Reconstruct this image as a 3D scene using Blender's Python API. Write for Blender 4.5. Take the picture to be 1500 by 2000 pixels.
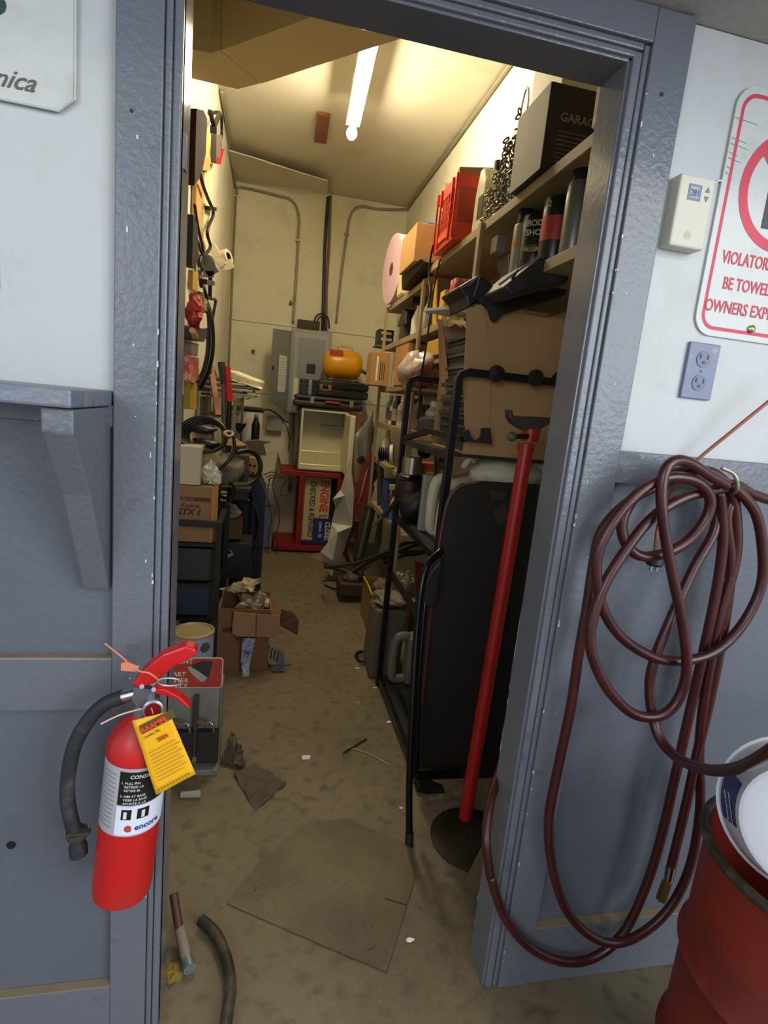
import bpy, bmesh, math, random
from mathutils import Vector, Matrix, Euler
R = random.Random(7)
scene = bpy.context.scene
for o in list(bpy.data.objects): bpy.data.objects.remove(o)
C = scene.collection

# ---------------------------------------------------------------- camera
FPX = 1082.0
YAW, PIT, ROL = math.radians(-12.255), math.radians(-10.709), math.radians(5.657)
CAM = Vector((0.0, -1.024, 1.38))
Fw = Vector((-math.sin(YAW)*math.cos(PIT), math.cos(YAW)*math.cos(PIT), math.sin(PIT)))
_r = Vector((math.cos(YAW), math.sin(YAW), 0)); _u = _r.cross(Fw)
Rt = math.cos(ROL)*_r + math.sin(ROL)*_u
Up = -math.sin(ROL)*_r + math.cos(ROL)*_u
cd = bpy.data.cameras.new('camera'); cam = bpy.data.objects.new('camera', cd); C.objects.link(cam)
M = Matrix((Rt, Up, -Fw)).transposed().to_4x4(); M.translation = CAM
cam.matrix_world = M
cd.sensor_fit = 'VERTICAL'; cd.sensor_height = 36; cd.lens = 36*FPX/2000; cd.clip_start = 0.02
scene.camera = cam
scene.view_settings.view_transform = 'Standard'; scene.view_settings.look = 'None'
scene.view_settings.gamma = 1; scene.view_settings.use_curve_mapping = False
scene.view_settings.exposure = 0.0

# ---------------------------------------------------------------- light
w = bpy.data.worlds.new('world'); scene.world = w; w.use_nodes = True
w.node_tree.nodes['Background'].inputs[0].default_value = (0.84, 0.90, 1.0, 1)
w.node_tree.nodes['Background'].inputs[1].default_value = 0.80
def area(name, loc, target, sx, sy, power, col):
    l = bpy.data.lights.new(name, 'AREA'); l.shape = 'RECTANGLE'; l.size = sx; l.size_y = sy
    l.energy = power; l.color = col
    o = bpy.data.objects.new(name, l); C.objects.link(o); o.location = loc
    d = Vector(target)-Vector(loc); o.rotation_euler = d.to_track_quat('-Z', 'Y').to_euler()
    return o
area('garage_door_daylight', (2.9, -3.6, 2.1), (0.4, 0, 1.1), 2.6, 2.0, 118, (0.86, 0.93, 1.0))
area('added_left_fill', (-1.7, -3.4, 2.2), (0.8, 1.0, 1.2), 1.6, 1.2, 34, (0.90, 0.95, 1.0))  # unseen fill lamp added to brighten the right side inside the room
area('garage_ceiling_tube', (1.3, -2.1, 2.75), (1.0, 0, 1.5), 2.2, 0.12, 14, (1.0, 0.93, 0.75))

# ---------------------------------------------------------------- helpers
def ray(px, py): return Fw + Rt*((px-750)/FPX) - Up*((py-1000)/FPX)
def on(px, py, x=None, y=None, z=None):
    d = ray(px, py)
    if x is not None: t = (x-CAM.x)/d.x
    elif y is not None: t = (y-CAM.y)/d.y
    else: t = (z-CAM.z)/d.z
    return CAM + d*t
def lin(c):
    return c/12.92 if c <= 0.04045 else ((c+0.055)/1.055)**2.4
def hexc(h):
    h = h.lstrip('#'); return tuple(lin(int(h[i:i+2], 16)/255) for i in (0, 2, 4))+(1,)
_m = {}
def mat(col, rough=0.55, metal=0.0, var=0.12, vs=6.0, bump=0.0, bs=60.0, dirt=None, dirt_amt=0.0, ds=3.0,
        stretch=(1, 1, 1), emit=None, es=0, alpha=1.0, trans=0.0, spec=0.5, lo=0.52, hi=0.7):
    key = (col, rough, metal, var, vs, bump, bs, dirt, dirt_amt, ds, stretch, emit, es, alpha, trans, spec, lo, hi)
    if key in _m: return _m[key]
    m = bpy.data.materials.new('m_'+col.strip('#')); m.use_nodes = True
    nt = m.node_tree; N = nt.nodes; L = nt.links; b = N['Principled BSDF']
    b.inputs['Roughness'].default_value = rough; b.inputs['Metallic'].default_value = metal
    b.inputs['Specular IOR Level'].default_value = spec
    tc = N.new('ShaderNodeTexCoord'); mp = N.new('ShaderNodeMapping'); mp.inputs['Scale'].default_value = stretch
    L.new(tc.outputs['Object'], mp.inputs[0])
    base = hexc(col)
    nz = N.new('ShaderNodeTexNoise'); nz.inputs['Scale'].default_value = vs; nz.inputs['Detail'].default_value = 5
    L.new(mp.outputs[0], nz.inputs['Vector'])
    mix = N.new('ShaderNodeMix'); mix.data_type = 'RGBA'
    mix.inputs[6].default_value = tuple(c*(1-var) for c in base[:3])+(1,)
    mix.inputs[7].default_value = tuple(min(1, c*(1+var)) for c in base[:3])+(1,)
    L.new(nz.outputs[0], mix.inputs[0]); out = mix.outputs[2]
    if dirt:
        n2 = N.new('ShaderNodeTexNoise'); n2.inputs['Scale'].default_value = ds; n2.inputs['Detail'].default_value = 9
        n2.inputs['Roughness'].default_value = 0.62
        L.new(mp.outputs[0], n2.inputs['Vector'])
        mr = N.new('ShaderNodeMapRange'); mr.inputs[1].default_value = lo; mr.inputs[2].default_value = hi
        mr.inputs[4].default_value = dirt_amt
        L.new(n2.outputs[0], mr.inputs[0])
        mx = N.new('ShaderNodeMix'); mx.data_type = 'RGBA'; L.new(mr.outputs[0], mx.inputs[0])
        L.new(out, mx.inputs[6]); mx.inputs[7].default_value = hexc(dirt); out = mx.outputs[2]
    L.new(out, b.inputs['Base Color'])
    if bump:
        n3 = N.new('ShaderNodeTexNoise'); n3.inputs['Scale'].default_value = bs; n3.inputs['Detail'].default_value = 4
        L.new(mp.outputs[0], n3.inputs['Vector'])
        bp = N.new('ShaderNodeBump'); bp.inputs['Strength'].default_value = bump; bp.inputs['Distance'].default_value = 0.004
        L.new(n3.outputs[0], bp.inputs['Height']); L.new(bp.outputs[0], b.inputs['Normal'])
    if emit:
        b.inputs['Emission Color'].default_value = hexc(emit); b.inputs['Emission Strength'].default_value = es
    if alpha < 1: b.inputs['Alpha'].default_value = alpha
    if trans: b.inputs['Transmission Weight'].default_value = trans
    _m[key] = m; return m

class MB:
    def __init__(s): s.v = []; s.f = []
    def add(s, vs, fs):
        n = len(s.v); s.v += [Vector(v) for v in vs]; s.f += [tuple(n+i for i in f) for f in fs]; return s
    def box(s, a, b):
        x0, x1 = sorted((a[0], b[0])); y0, y1 = sorted((a[1], b[1])); z0, z1 = sorted((a[2], b[2]))
        return s.add([(x0,y0,z0),(x1,y0,z0),(x1,y1,z0),(x0,y1,z0),(x0,y0,z1),(x1,y0,z1),(x1,y1,z1),(x0,y1,z1)],
              [(0,3,2,1),(4,5,6,7),(0,1,5,4),(1,2,6,5),(2,3,7,6),(3,0,4,7)])
    def hexa(s, a, b):   # two quads (lists of 4 pts) -> solid
        return s.add(list(a)+list(b), [(0,3,2,1),(4,5,6,7),(0,1,5,4),(1,2,6,5),(2,3,7,6),(3,0,4,7)])
    def bar(s, p, q, w, h=None, up=(0,0,1)):   # rectangular bar between points
        h = h or w; p = Vector(p); q = Vector(q); d = (q-p).normalized(); u = Vector(up)
        if abs(d.dot(u)) > 0.95: u = Vector((0,1,0))
        r = d.cross(u).normalized(); u = r.cross(d)
        A = [p-r*w/2-u*h/2, p+r*w/2-u*h/2, p+r*w/2+u*h/2, p-r*w/2+u*h/2]; B = [v+(q-p) for v in A]
        return s.hexa(A, B)
    def cyl(s, p, q, r0, r1=None, n=16, caps=True):
        r1 = r0 if r1 is None else r1; p = Vector(p); q = Vector(q); d = (q-p).normalized()
        u = Vector((0,0,1)) if abs(d.z) < 0.9 else Vector((1,0,0)); a = d.cross(u).normalized(); b = d.cross(a)
        vs = []
        for c, r in ((p, r0), (q, r1)):
            for i in range(n):
                t = 2*math.pi*i/n; vs.append(c+a*(r*math.cos(t))+b*(r*math.sin(t)))
        fs = [(i, (i+1) % n, n+(i+1) % n, n+i) for i in range(n)]
        if caps: fs += [tuple(range(n))[::-1], tuple(range(n, 2*n))]
        return s.add(vs, fs)
    def lathe(s, prof, c=(0,0,0), axis=(0,0,1), n=24):
        d = Vector(axis).normalized(); u = Vector((0,1,0)) if abs(d.y) < 0.9 else Vector((1,0,0))
        a = d.cross(u).normalized(); b = d.cross(a); c = Vector(c); vs = []
        for r, z in prof:
            for i in range(n):
                t = 2*math.pi*i/n; vs.append(c+d*z+a*(r*math.cos(t))+b*(r*math.sin(t)))
        fs = []
        for k in range(len(prof)-1):
            for i in range(n):
                j = (i+1) % n; fs.append((k*n+i, k*n+j, (k+1)*n+j, (k+1)*n+i))
        if prof[0][0] > 1e-4: fs.append(tuple(range(n))[::-1])
        if prof[-1][0] > 1e-4: fs.append(tuple((len(prof)-1)*n+i for i in range(n)))
        return s.add(vs, fs)
    def tube(s, pts, r, n=10, sub=6, closed=False):
        P = [Vector(p) for p in pts]; Q = []
        m = len(P)
        if m > 2 and sub > 1:
            for i in range(m-1 if not closed else m):
                p0 = P[(i-1) % m] if (closed or i > 0) else P[0]; p1 = P[i]; p2 = P[(i+1) % m]
                p3 = P[(i+2) % m] if (closed or i+2 < m) else P[-1]
                for k in range(sub):
                    t = k/sub
                    Q.append(0.5*((2*p1)+(p2-p0)*t+(2*p0-5*p1+4*p2-p3)*t*t+(3*p1-p0-3*p2+p3)*t**3))
            if not closed: Q.append(P[-1])
        else: Q = P
        vs = []; k = len(Q); pa = None
        for i, q in enumerate(Q):
            d = (Q[(i+1) % k]-Q[i-1]) if closed else (Q[min(i+1, k-1)]-Q[max(i-1, 0)])
            d = d.normalized() if d.length > 1e-9 else Vector((0,0,1))
            if pa is None:
                u = Vector((0,0,1)) if abs(d.z) < 0.9 else Vector((1,0,0)); pa = d.cross(u).normalized()
            else:
                pa = pa-d*pa.dot(d); pa.normalize()
            b = d.cross(pa)
            rr = r(i/(k-1)) if callable(r) else r
            for j in range(n):
                t = 2*math.pi*j/n; vs.append(q+pa*(rr*math.cos(t))+b*(rr*math.sin(t)))
        fs = []
        for i in range(k if closed else k-1):
            for j in range(n):
                fs.append((i*n+j, i*n+(j+1) % n, ((i+1) % k)*n+(j+1) % n, ((i+1) % k)*n+j))
        if not closed: fs += [tuple(range(n))[::-1], tuple((k-1)*n+j for j in range(n))]
        return s.add(vs, fs)
    def prism(s, pts, vec):   # polygon points (3d) extruded by vec
        n = len(pts); v = Vector(vec); a = [Vector(p) for p in pts]
        return s.add(a+[p+v for p in a], [tuple(range(n)), tuple(range(n, 2*n))[::-1]]+[(i, (i+1) % n, n+(i+1) % n, n+i) for i in range(n)])
    def sheet(s, c, nx=10, ny=10, amp=0.01, seed=1, normal=None, th=0.0015, freq=1.0, jag=0.0):
        rr = random.Random(seed); c = [Vector(p) for p in c]
        nrm = Vector(normal) if normal else (c[1]-c[0]).cross(c[3]-c[0]).normalized()
        ph = [(rr.uniform(1, 4)*freq, rr.uniform(1, 4)*freq, rr.uniform(0, 6), rr.uniform(.4, 1)) for _ in range(5)]
        top = []
        for j in range(ny+1):
            for i in range(nx+1):
                u = i/nx; v = j/ny
                p = (c[0]*(1-u)+c[1]*u)*(1-v)+(c[3]*(1-u)+c[2]*u)*v
                h = sum(a*math.sin(3.1*fx*u+2.7*fy*v+q) for fx, fy, q, a in ph)/3+rr.uniform(-.45, .45)
                e = min(u, 1-u, v, 1-v)
                q = p+nrm*(amp*h)
                if e < 0.01 and jag: q += Vector((rr.uniform(-jag, jag), rr.uniform(-jag, jag), rr.uniform(-jag, jag)))
                top.append(q)
        k = len(top); W = nx+1
        vs = top+[p-nrm*th for p in top]; fs = []
        for j in range(ny):
            for i in range(nx):
                a = j*W+i; fs.append((a, a+1, a+W+1, a+W)); fs.append((k+a, k+a+W, k+a+W+1, k+a+1))
        bd = [i for i in range(W)]+[j*W+nx for j in range(1, ny+1)]+[ny*W+i for i in range(nx-1, -1, -1)]+[j*W for j in range(ny-1, 0, -1)]
        for i in range(len(bd)):
            a = bd[i]; b = bd[(i+1) % len(bd)]; fs.append((a, k+a, k+b, b))
        return s.add(vs, fs)
    def blob(s, c, rx, ry, rz, amp=0.15, seed=1, nu=14, nv=9, flat=None):
        rr = random.Random(seed); vs = []; c = Vector(c)
        ph = [(rr.randint(1, 4), rr.uniform(1, 4), rr.uniform(0, 6)) for _ in range(4)]
        for j in range(1, nv):
            t = math.pi*j/nv
            for i in range(nu):
                f = 2*math.pi*i/nu
                k = 1+amp*(sum(math.sin(a*f+b*t+q) for a, b, q in ph)/2.5+rr.uniform(-.4, .4))
                p = Vector((rx*math.sin(t)*math.cos(f)*k, ry*math.sin(t)*math.sin(f)*k, rz*math.cos(t)*k))
                if flat is not None: p.z = max(p.z, flat)
                vs.append(c+p)
        n = len(vs); vs += [c+Vector((0,0,rz)), c+Vector((0,0,-rz if flat is None else flat))]
        fs = [(j*nu+i, (j+1)*nu+i, (j+1)*nu+(i+1) % nu, j*nu+(i+1) % nu) for j in range(nv-2) for i in range(nu)]
        fs += [(n, i, (i+1) % nu) for i in range(nu)]+[(n+1, (nv-2)*nu+(i+1) % nu, (nv-2)*nu+i) for i in range(nu)]
        return s.add(vs, fs)

def thing(name, label, cat, loc=(0,0,0), rot=(0,0,0), group=None):
    o = bpy.data.objects.new(name, None); C.objects.link(o); o.empty_display_size = 0.05
    o.location = loc; o.rotation_euler = rot; o['label'] = label; o['category'] = cat
    if group: o['group'] = group
    return o
def obj(name, mb, m, parent=None, smooth=False, bevel=0, world=True, label=None, seg=2, stuff=False):
    me = bpy.data.meshes.new(name)
    vs = mb.v
    if parent is not None and world:
        pw = parent; mt = Matrix.LocRotScale(pw.location, pw.rotation_euler, None)
        while pw.parent is not None:
            pw = pw.parent; mt = Matrix.LocRotScale(pw.location, pw.rotation_euler, None) @ mt
        inv = mt.inverted(); vs = [inv @ v for v in vs]
    org = Vector((0,0,0))
    if parent is None and vs:
        org = Vector((sum(v.x for v in vs)/len(vs), sum(v.y for v in vs)/len(vs), min(v.z for v in vs)))
        vs = [v-org for v in vs]
    me.from_pydata([tuple(v) for v in vs], [], mb.f)
    bm = bmesh.new(); bm.from_mesh(me); bmesh.ops.recalc_face_normals(bm, faces=bm.faces); bm.to_mesh(me); bm.free()
    if m: me.materials.append(m)
    if smooth:
        me.polygons.foreach_set('use_smooth', [True]*len(me.polygons))
        if smooth == 'auto' : me.set_sharp_from_angle(angle=math.radians(40))
    o = bpy.data.objects.new(name, me); C.objects.link(o); o.location = org
    if parent is not None: o.parent = parent
    if bevel:
        b = o.modifiers.new('bevel', 'BEVEL'); b.width = bevel; b.segments = seg; b.limit_method = 'ANGLE'
    if label: o['label'] = label
    if stuff: o['kind'] = 'stuff'
    return o
def tag(o, label, cat, group=None):
    o['label'] = label; o['category'] = cat
    if group: o['group'] = group
    return o
def struct(name, mb, m, parent=None, bevel=0, **k):
    o = obj(name, mb, m, parent, bevel=bevel, **k)
    if parent is None: o['kind'] = 'structure'
    return o
A = 'auto'
ROT_F = Euler((math.pi/2, 0, 0)).to_matrix()                    # reads along +X, faces -Y
ROT_S = Euler((math.pi/2, 0, -math.pi/2)).to_matrix()           # reads along -Y, faces -X
def text(s, loc, size, m, parent, rot=ROT_F, name='lettering', roll=0, bold=0.0, sx=1.0, shear=0.0, align='LEFT', ext=0.0004):
    cu = bpy.data.curves.new('t', 'FONT'); cu.body = s; cu.size = size; cu.extrude = ext; cu.offset = bold*size
    cu.shear = shear; cu.align_x = align; cu.resolution_u = 3
    t = bpy.data.objects.new('t', cu); C.objects.link(t)
    me = bpy.data.meshes.new_from_object(t); bpy.data.objects.remove(t)
    mb = MB(); mm = rot.to_4x4() @ Matrix.Rotation(roll, 4, 'Z')
    mb.v = [mm @ Vector((v.co.x*sx, v.co.y, v.co.z)) + Vector(loc) for v in me.vertices]
    mb.f = [tuple(p.vertices) for p in me.polygons]
    bpy.data.meshes.remove(me)
    return obj(name, mb, m, parent)
def pxp(pts, th, y=None, x=None, mb=None):   # outline measured on the plane y (or x), real thickness away from the viewer
    mb = mb or MB()
    P = [on(a, b, y=y) if y is not None else on(a, b, x=x) for a, b in pts]
    return mb.prism(P, (0, th, 0) if y is not None else (th, 0, 0))
def pl(pts, y=None, x=None, z=None):
    return [on(*p, y=y, x=x, z=z) if len(p) == 2 else on(p[0], p[1], y=p[2]) for p in pts]

# ---------------------------------------------------------------- materials
GREY = mat('#666a73', 0.30, 0, 0.06, 5, 0.35, 90, '#4c4f55', 0.5, 14, lo=.60, hi=.68)
GREYD = mat('#5e636d', 0.36, 0, 0.06, 3, 0.25, 70, '#50555f', 0.45, 5)
GREYG = mat('#646871', 0.17, 0, 0.06, 5, 0.12, 70, spec=.8)
WHITE = mat('#BCBFC0', 0.5, 0, 0.03, 4, 0.25, 50, '#a6a6a0', 0.35, 8)
CREAM = mat('#D8D3BE', 0.6, 0, 0.05, 2, 0.12, 40, '#a39b7e', 0.35, 4)
CEIL = mat('#C6C0AC', 0.65, 0, 0.05, 2, 0.1, 30, '#8d8671', 0.4, 1.2)
DUSTY = mat('#86755a', 0.85, 0, 0.25, 20)
WOOD = mat('#A68A5C', 0.65, 0, 0.2, 5, 0.3, 60, '#6b5433', 0.5, 6, (1, 1, 1))
CARD = mat('#A57B4E', 0.8, 0, 0.07, 3, 0.1, 60)
CARDD = mat('#8C6A47', 0.85, 0, 0.10, 3, 0.1, 60, '#5c452f', .3, 5)
BLK = mat('#161616', 0.4, 0, 0.2, 8, 0.1, 80)
BLKM = mat('#1b1a1a', 0.35, 0.3, 0.3, 8, 0.15, 60)
BLKR = mat('#101011', 0.55, 0, 0.2, 10, 0.1, 100)
CHROME = mat('#C0C4C8', 0.18, 1.0, 0.05)
STEEL = mat('#85868a', 0.4, 0.9, 0.15)
RED = mat('#C4161A', 0.35, 0, 0.08, 4, 0.05, 80)
WHT = mat('#E4E4E0', 0.5, 0, 0.04)
PAPER = mat('#DAD4C2', 0.8, 0, 0.05, 5, .1, 30)
YEL = mat('#E3A50F', 0.4, 0, 0.08)
INK = mat('#201c1a', 0.7, 0, 0.1)
# ---------------------------------------------------------------- setting
def floor_mat():
    m = mat('#776a52', 0.6, 0, 0.25, 5.0, 0.6, 30, '#3b3224', 0.7, 1.3, lo=.46, hi=.78)
    m = m.copy(); nt = m.node_tree; N = nt.nodes; L = nt.links; b = N['Principled BSDF']
    src = b.inputs['Base Color'].links[0].from_socket
    tc = [n for n in N if n.type == 'TEX_COORD'][0]
    v = N.new('ShaderNodeTexNoise'); v.inputs['Scale'].default_value = 130; v.inputs['Detail'].default_value = 3
    L.new(tc.outputs['Object'], v.inputs['Vector'])
    mr = N.new('ShaderNodeMapRange'); mr.inputs[1].default_value = 0.66; mr.inputs[2].default_value = 0.78; mr.inputs[4].default_value = .6
    L.new(v.outputs[0], mr.inputs[0])
    mx = N.new('ShaderNodeMix'); mx.data_type = 'RGBA'; L.new(mr.outputs[0], mx.inputs[0]); L.new(src, mx.inputs[6])
    mx.inputs[7].default_value = hexc('#b3a078')
    v2 = N.new('ShaderNodeTexNoise'); v2.inputs['Scale'].default_value = 22; v2.inputs['Detail'].default_value = 8
    L.new(tc.outputs['Object'], v2.inputs['Vector'])
    m2 = N.new('ShaderNodeMapRange'); m2.inputs[1].default_value = 0.52; m2.inputs[2].default_value = 0.72; m2.inputs[4].default_value = .6
    L.new(v2.outputs[0], m2.inputs[0])
    my = N.new('ShaderNodeMix'); my.data_type = 'RGBA'; L.new(m2.outputs[0], my.inputs[0]); L.new(mx.outputs[2], my.inputs[6])
    my.inputs[7].default_value = hexc('#3a3226')
    L.new(my.outputs[2], b.inputs['Base Color'])
    return m
struct('floor', MB().box((-3, -3.5, -0.1), (3.5, 4.6, 0)), floor_mat())
XL, XR, YB, ZC = -0.43, 1.12, 4.40, 3.19
struct('wall_left', MB().box((XL-.1, 0.10, 0), (XL, YB+.1, ZC+.1)), CREAM)
struct('wall_right', MB().box((XR, 0.10, 0), (XR+.1, YB+.1, ZC+.1)), CREAM)
wb = struct('wall_back', MB().box((XL, YB, 0), (XR, YB+.1, ZC+.1)), mat('#5a5442', .8))
for z0, z1 in ((0, 1.385), (1.389, 2.013), (2.017, ZC)):
    obj('wall_panel', MB().box((XL+.001, YB-.012, z0), (XR-.001, YB-.001, z1)), CREAM, wb, bevel=.001)
struct('ceiling', MB().box((XL, 0.12, ZC), (XR, YB, ZC+.1)), CEIL)
# front wall (garage side) -- opening X -.164..0.60, Z 0..2.03
OX0, OX1, OZ = -0.164, 0.590, 2.03
wf = MB().box((-3, .03, 0), (OX0-.02, .10, 3.3)).box((OX1+.02, .03, 0), (3.5, .10, 3.3)).box((OX0-.02, .03, OZ+.02), (OX1+.02, .10, 3.3))
wfo = struct('wall_front', wf, WHITE)
obj('upper_panel', MB().box((-3, .02, 1.345), (-.262, .0295, 2.12)), WHITE, wfo)
obj('upper_panel', MB().box((.706, .02, 1.339), (3.5, .0295, 2.12)), WHITE, wfo)
# wainscot left: recessed panels, rails with dirty ledges
wl = MB().box((-3, .018, .878), (-.262, .0295, 1.30)).box((-3, .018, .19), (-.262, .0295, .773))
obj('wainscot_panel', MB().box((-3, .018, .878), (-.262, .0295, 1.30)), GREYD, wfo)
obj('wainscot_panel', MB().box((-3, .018, .14), (-.262, .0295, .773)), GREYD, wfo)
obj('rail', MB().box((-3, .0, .773), (-.262, .0295, .877)), GREY, wfo, bevel=.0025)
obj('rail', MB().box((-3, .0, 0), (-.262, .0295, .138)), GREY, wfo, bevel=.0025)
obj('rail', MB().box((-3, .006, 1.30), (-.262, .0295, 1.338)), GREY, wfo, bevel=.002)
obj('ledge_dust', MB().box((-3, .0005, .8765), (-.262, .0178, .8785)), DUSTY, wfo)
obj('ledge_dust', MB().box((-3, .0005, .1375), (-.262, .0178, .1395)), DUSTY, wfo)
# wainscot right
obj('wainscot_panel', MB().box((.706, .022, .165), (3.5, .0295, 1.272)), GREYD, wfo)
obj('rail', MB().box((.706, .004, 1.271), (3.5, .0295, 1.339)), GREY, wfo, bevel=.0025)
obj('rail', MB().box((.706, .002, 0), (3.5, .0295, .165)), GREY, wfo, bevel=.0025)
obj('ledge_dust', MB().box((.706, .0025, .1645), (3.5, .0215, .1665)), DUSTY, wfo)
obj('stile', MB().box((1.42, .006, .166), (1.50, .0295, 1.271)), GREY, wfo, bevel=.0025)
# door casing and jamb
dr = MB()
d1 = struct('door_1', MB().box((OX0-.002, .012, 0), (OX0-.02, .10, OZ+.02)).box((OX1, .012, 0), (OX1+.02, .10, OZ+.02)).box((OX0-.002, .012, OZ), (OX1+.02, .10, OZ+.02)), GREYG, bevel=.002)
obj('casing', MB().box((-.262, 0, 0), (-.193, .0295, 2.118)), GREY, d1, bevel=.002)
obj('casing', MB().box((.628, 0, .0), (.706, .0295, 2.118)), GREY, d1, bevel=.002)
obj('casing', MB().box((-.1925, 0, 2.062), (.6275, .0295, 2.118)), GREY, d1, bevel=.002)
for s_, a, b in ((-1, -.190, -.164), (1, .590, .6265)):
    mb = MB()
    if s_ < 0:
        mb.box((-.1925, .006, 0), (-.181, .0295, 2.06)).box((-.179, .004, 0), (-.166, .0295, 2.045))
    else:
        mb.box((.616, .006, 0), (.6275, .0295, 2.06)).box((.596, .004, 0), (.613, .0295, 2.045))
    obj('casing_bead', mb, GREY, d1, bevel=.003)
obj('casing_bead', MB().box((-.180, .006, 2.05), (.615, .0295, 2.0615)).box((-.165, .004, 2.035), (.60, .0295, 2.046)), GREY, d1, bevel=.003)
obj('nail_hole', MB().cyl((.66, -.0008, 1.985), (.66, .004, 1.985), .004, n=10), BLK, d1)
obj('nail_hole', MB().cyl((-.238, -.0008, 1.79), (-.238, .004, 1.79), .003, n=10), BLK, d1)
obj('strike_plate', MB().box((OX0-.002, .04, 1.735), (OX0+.0004, .06, 1.79)), STEEL, d1)
# bare flakes of paint on the casing edges
fl = MB()
rr = random.Random(3)
for i in range(46):
    sd = rr.random()
    if sd < .45: x = .6275+rr.uniform(-.001, .003); z = rr.uniform(.02, 2.0); y = -.0006
    elif sd < .6: x = rr.uniform(.64, .70); z = rr.uniform(.1, 2.0); y = -.0006
    elif sd < .85: x = -.1935+rr.uniform(-.001, .001); z = rr.uniform(.3, 1.6); y = -.0006
    else: x = rr.uniform(-.255, -.2); z = rr.uniform(.5, 2.0); y = -.0006
    l = rr.uniform(.001, .006); ww = rr.uniform(.0006, .002)
    fl.add([(x-ww, y, z-l), (x+ww, y, z-l*.6), (x+ww*.6, y, z+l), (x-ww, y, z+l*.7)], [(0,1,2,3)])
for i in range(10):
    z = rr.uniform(.05, .9) ; fl.add([(OX1-.0006, .099, z), (OX1-.0006, .096, z+.01), (OX1-.0006, .099, z+rr.uniform(.02, .09))], [(0,1,2)])
obj('paint_chips', fl, mat('#c9cdd0', .7), d1, stuff=True)
# loft floor over the garage side of the door
struct('trim_1', MB().box((-3, -.62, 2.122), (3.5, .029, 2.22)), mat('#a3a09a', .8, 0, .1, 6, .6, 40))
# conduits as trims along ceiling corners
CON = mat('#8F8870', 0.5, .3, 0.15, 8)
DARKC = mat('#5d5648', 0.6, .2, 0.15)
_cl = []
def conduit(pts, r=.012, m=CON, name='conduit', lab=None):
    o = obj(name, MB().tube(pts, r, 8, 6), m, smooth=True); tag(o, lab, 'conduit')
    p = pts[len(pts)*3//4]; obj('clip', MB().box((p[0]-.022, YB-.045 if p[1] > YB-.05 else p[1]-.01, p[2]-.008), (p[0]+.022, min(p[1]+.012, YB-.013), p[2]+.008)), STEEL, o); return o
zc = ZC-.014
conduit([(XR-.016, .9, zc), (XR-.018, 2.2, zc-.004), (XR-.016, 3.3, zc-.006), (XR-.02, 3.9, zc-.004), (XR-.016, YB-.08, zc), (XR-.03, YB-.028, zc-.01),
         (.85, YB-.026, zc-.045), (.68, YB-.026, zc-.05), (.60, YB-.026, zc-.12), (.575, YB-.026, zc-.3), (.55, YB-.026, 2.5), (.54, YB-.026, 2.1)],
        .011, CON, 'conduit', 'grey conduit along the right ceiling edge, curving down the back wall to the breaker panel')
conduit([(XL+.016, 2.95, zc), (XL+.018, 3.6, zc-.006), (XL+.016, YB-.06, zc-.06), (XL+.03, YB-.025, zc-.12)]+pl([(470, 366), (540, 382), (570, 392), (583, 420), (582, 470), (577, 560), (572, 632)], y=YB-.026),
        .011, CON, 'conduit', 'grey conduit from the left ceiling edge, bending down to the panel top left corner')
conduit([(XL+.022, YB-.022, zc-.14), (XL+.022, YB-.022, 2.4), (XL+.024, YB-.022, 1.7), (XL+.02, YB-.022, 1.3)], .010, mat('#8c7a58', .6), 'conduit', 'tan conduit straight down the back left corner')
conduit(pl([(641, 385), (635, 470), (632, 560), (630, 648)], y=YB-.026), .014, mat('#2b2926', .5), 'cable', 'black cable straight down the back wall to the panel')
conduit(pl([(645, 382), (643, 470), (638, 560), (637, 648)], y=YB-.026), .012, mat('#6d5f4c', .6), 'conduit', 'brown conduit beside the black cable on the back wall')

# slanted stair soffit over the door end of the room
SOF = mat('#E2CE9C', .7, 0, .06, 2, .1, 30)
ZS = 2.60
sp = [on(a, b, z=ZS) for a, b in ((394, 100), (412, 104), (429, 98), (618, 30), (760, -22), (900, 40), (784, 75), (508, 163), (464, 174), (394, 157))]
for k in (0, 9): sp[k].x = XL+.002
lo_ = [sp[0], sp[1], sp[2], sp[7], sp[8], sp[9]]; hi_ = [sp[2]+Vector((.004,0,0)), sp[3], sp[4], sp[5], sp[6], sp[7]+Vector((.004,0,0))]
so = struct('trim_2', MB().prism(lo_, (0, 0, ZC-ZS-.001)), SOF)
obj('soffit_board', MB().prism(hi_, (0, 0, ZC-ZS-.001)), SOF, so)
# loose sheet under the back of the ceiling
s1, s2, s3, s4 = on(447, 292, z=3.12), on(640, 352, z=3.12), on(640, 378, z=3.16), on(459, 349, z=3.165)
s1.x = max(s1.x, XL+.01); s4.x = max(s4.x, XL+.01); s3.y = min(s3.y, YB-.03); s4.y = min(s4.y, YB-.03)
o = obj('ceiling_board', MB().sheet([s1, s2, s3, s4], 12, 6, .004, 4, th=.008), CEIL); tag(o, 'sagging cream board hanging under the back left of the ceiling', 'board')
wbk = MB().prism(pl([(622, 224), (645, 229), (637, 282), (613, 278)], z=ZC-.022), (0, 0, .021))
o = obj('wood_block', wbk, mat('#7b4a2e', .7, 0, .2, 12)); tag(o, 'small reddish brown wood block screwed to the ceiling left of the tube', 'block')
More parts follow.
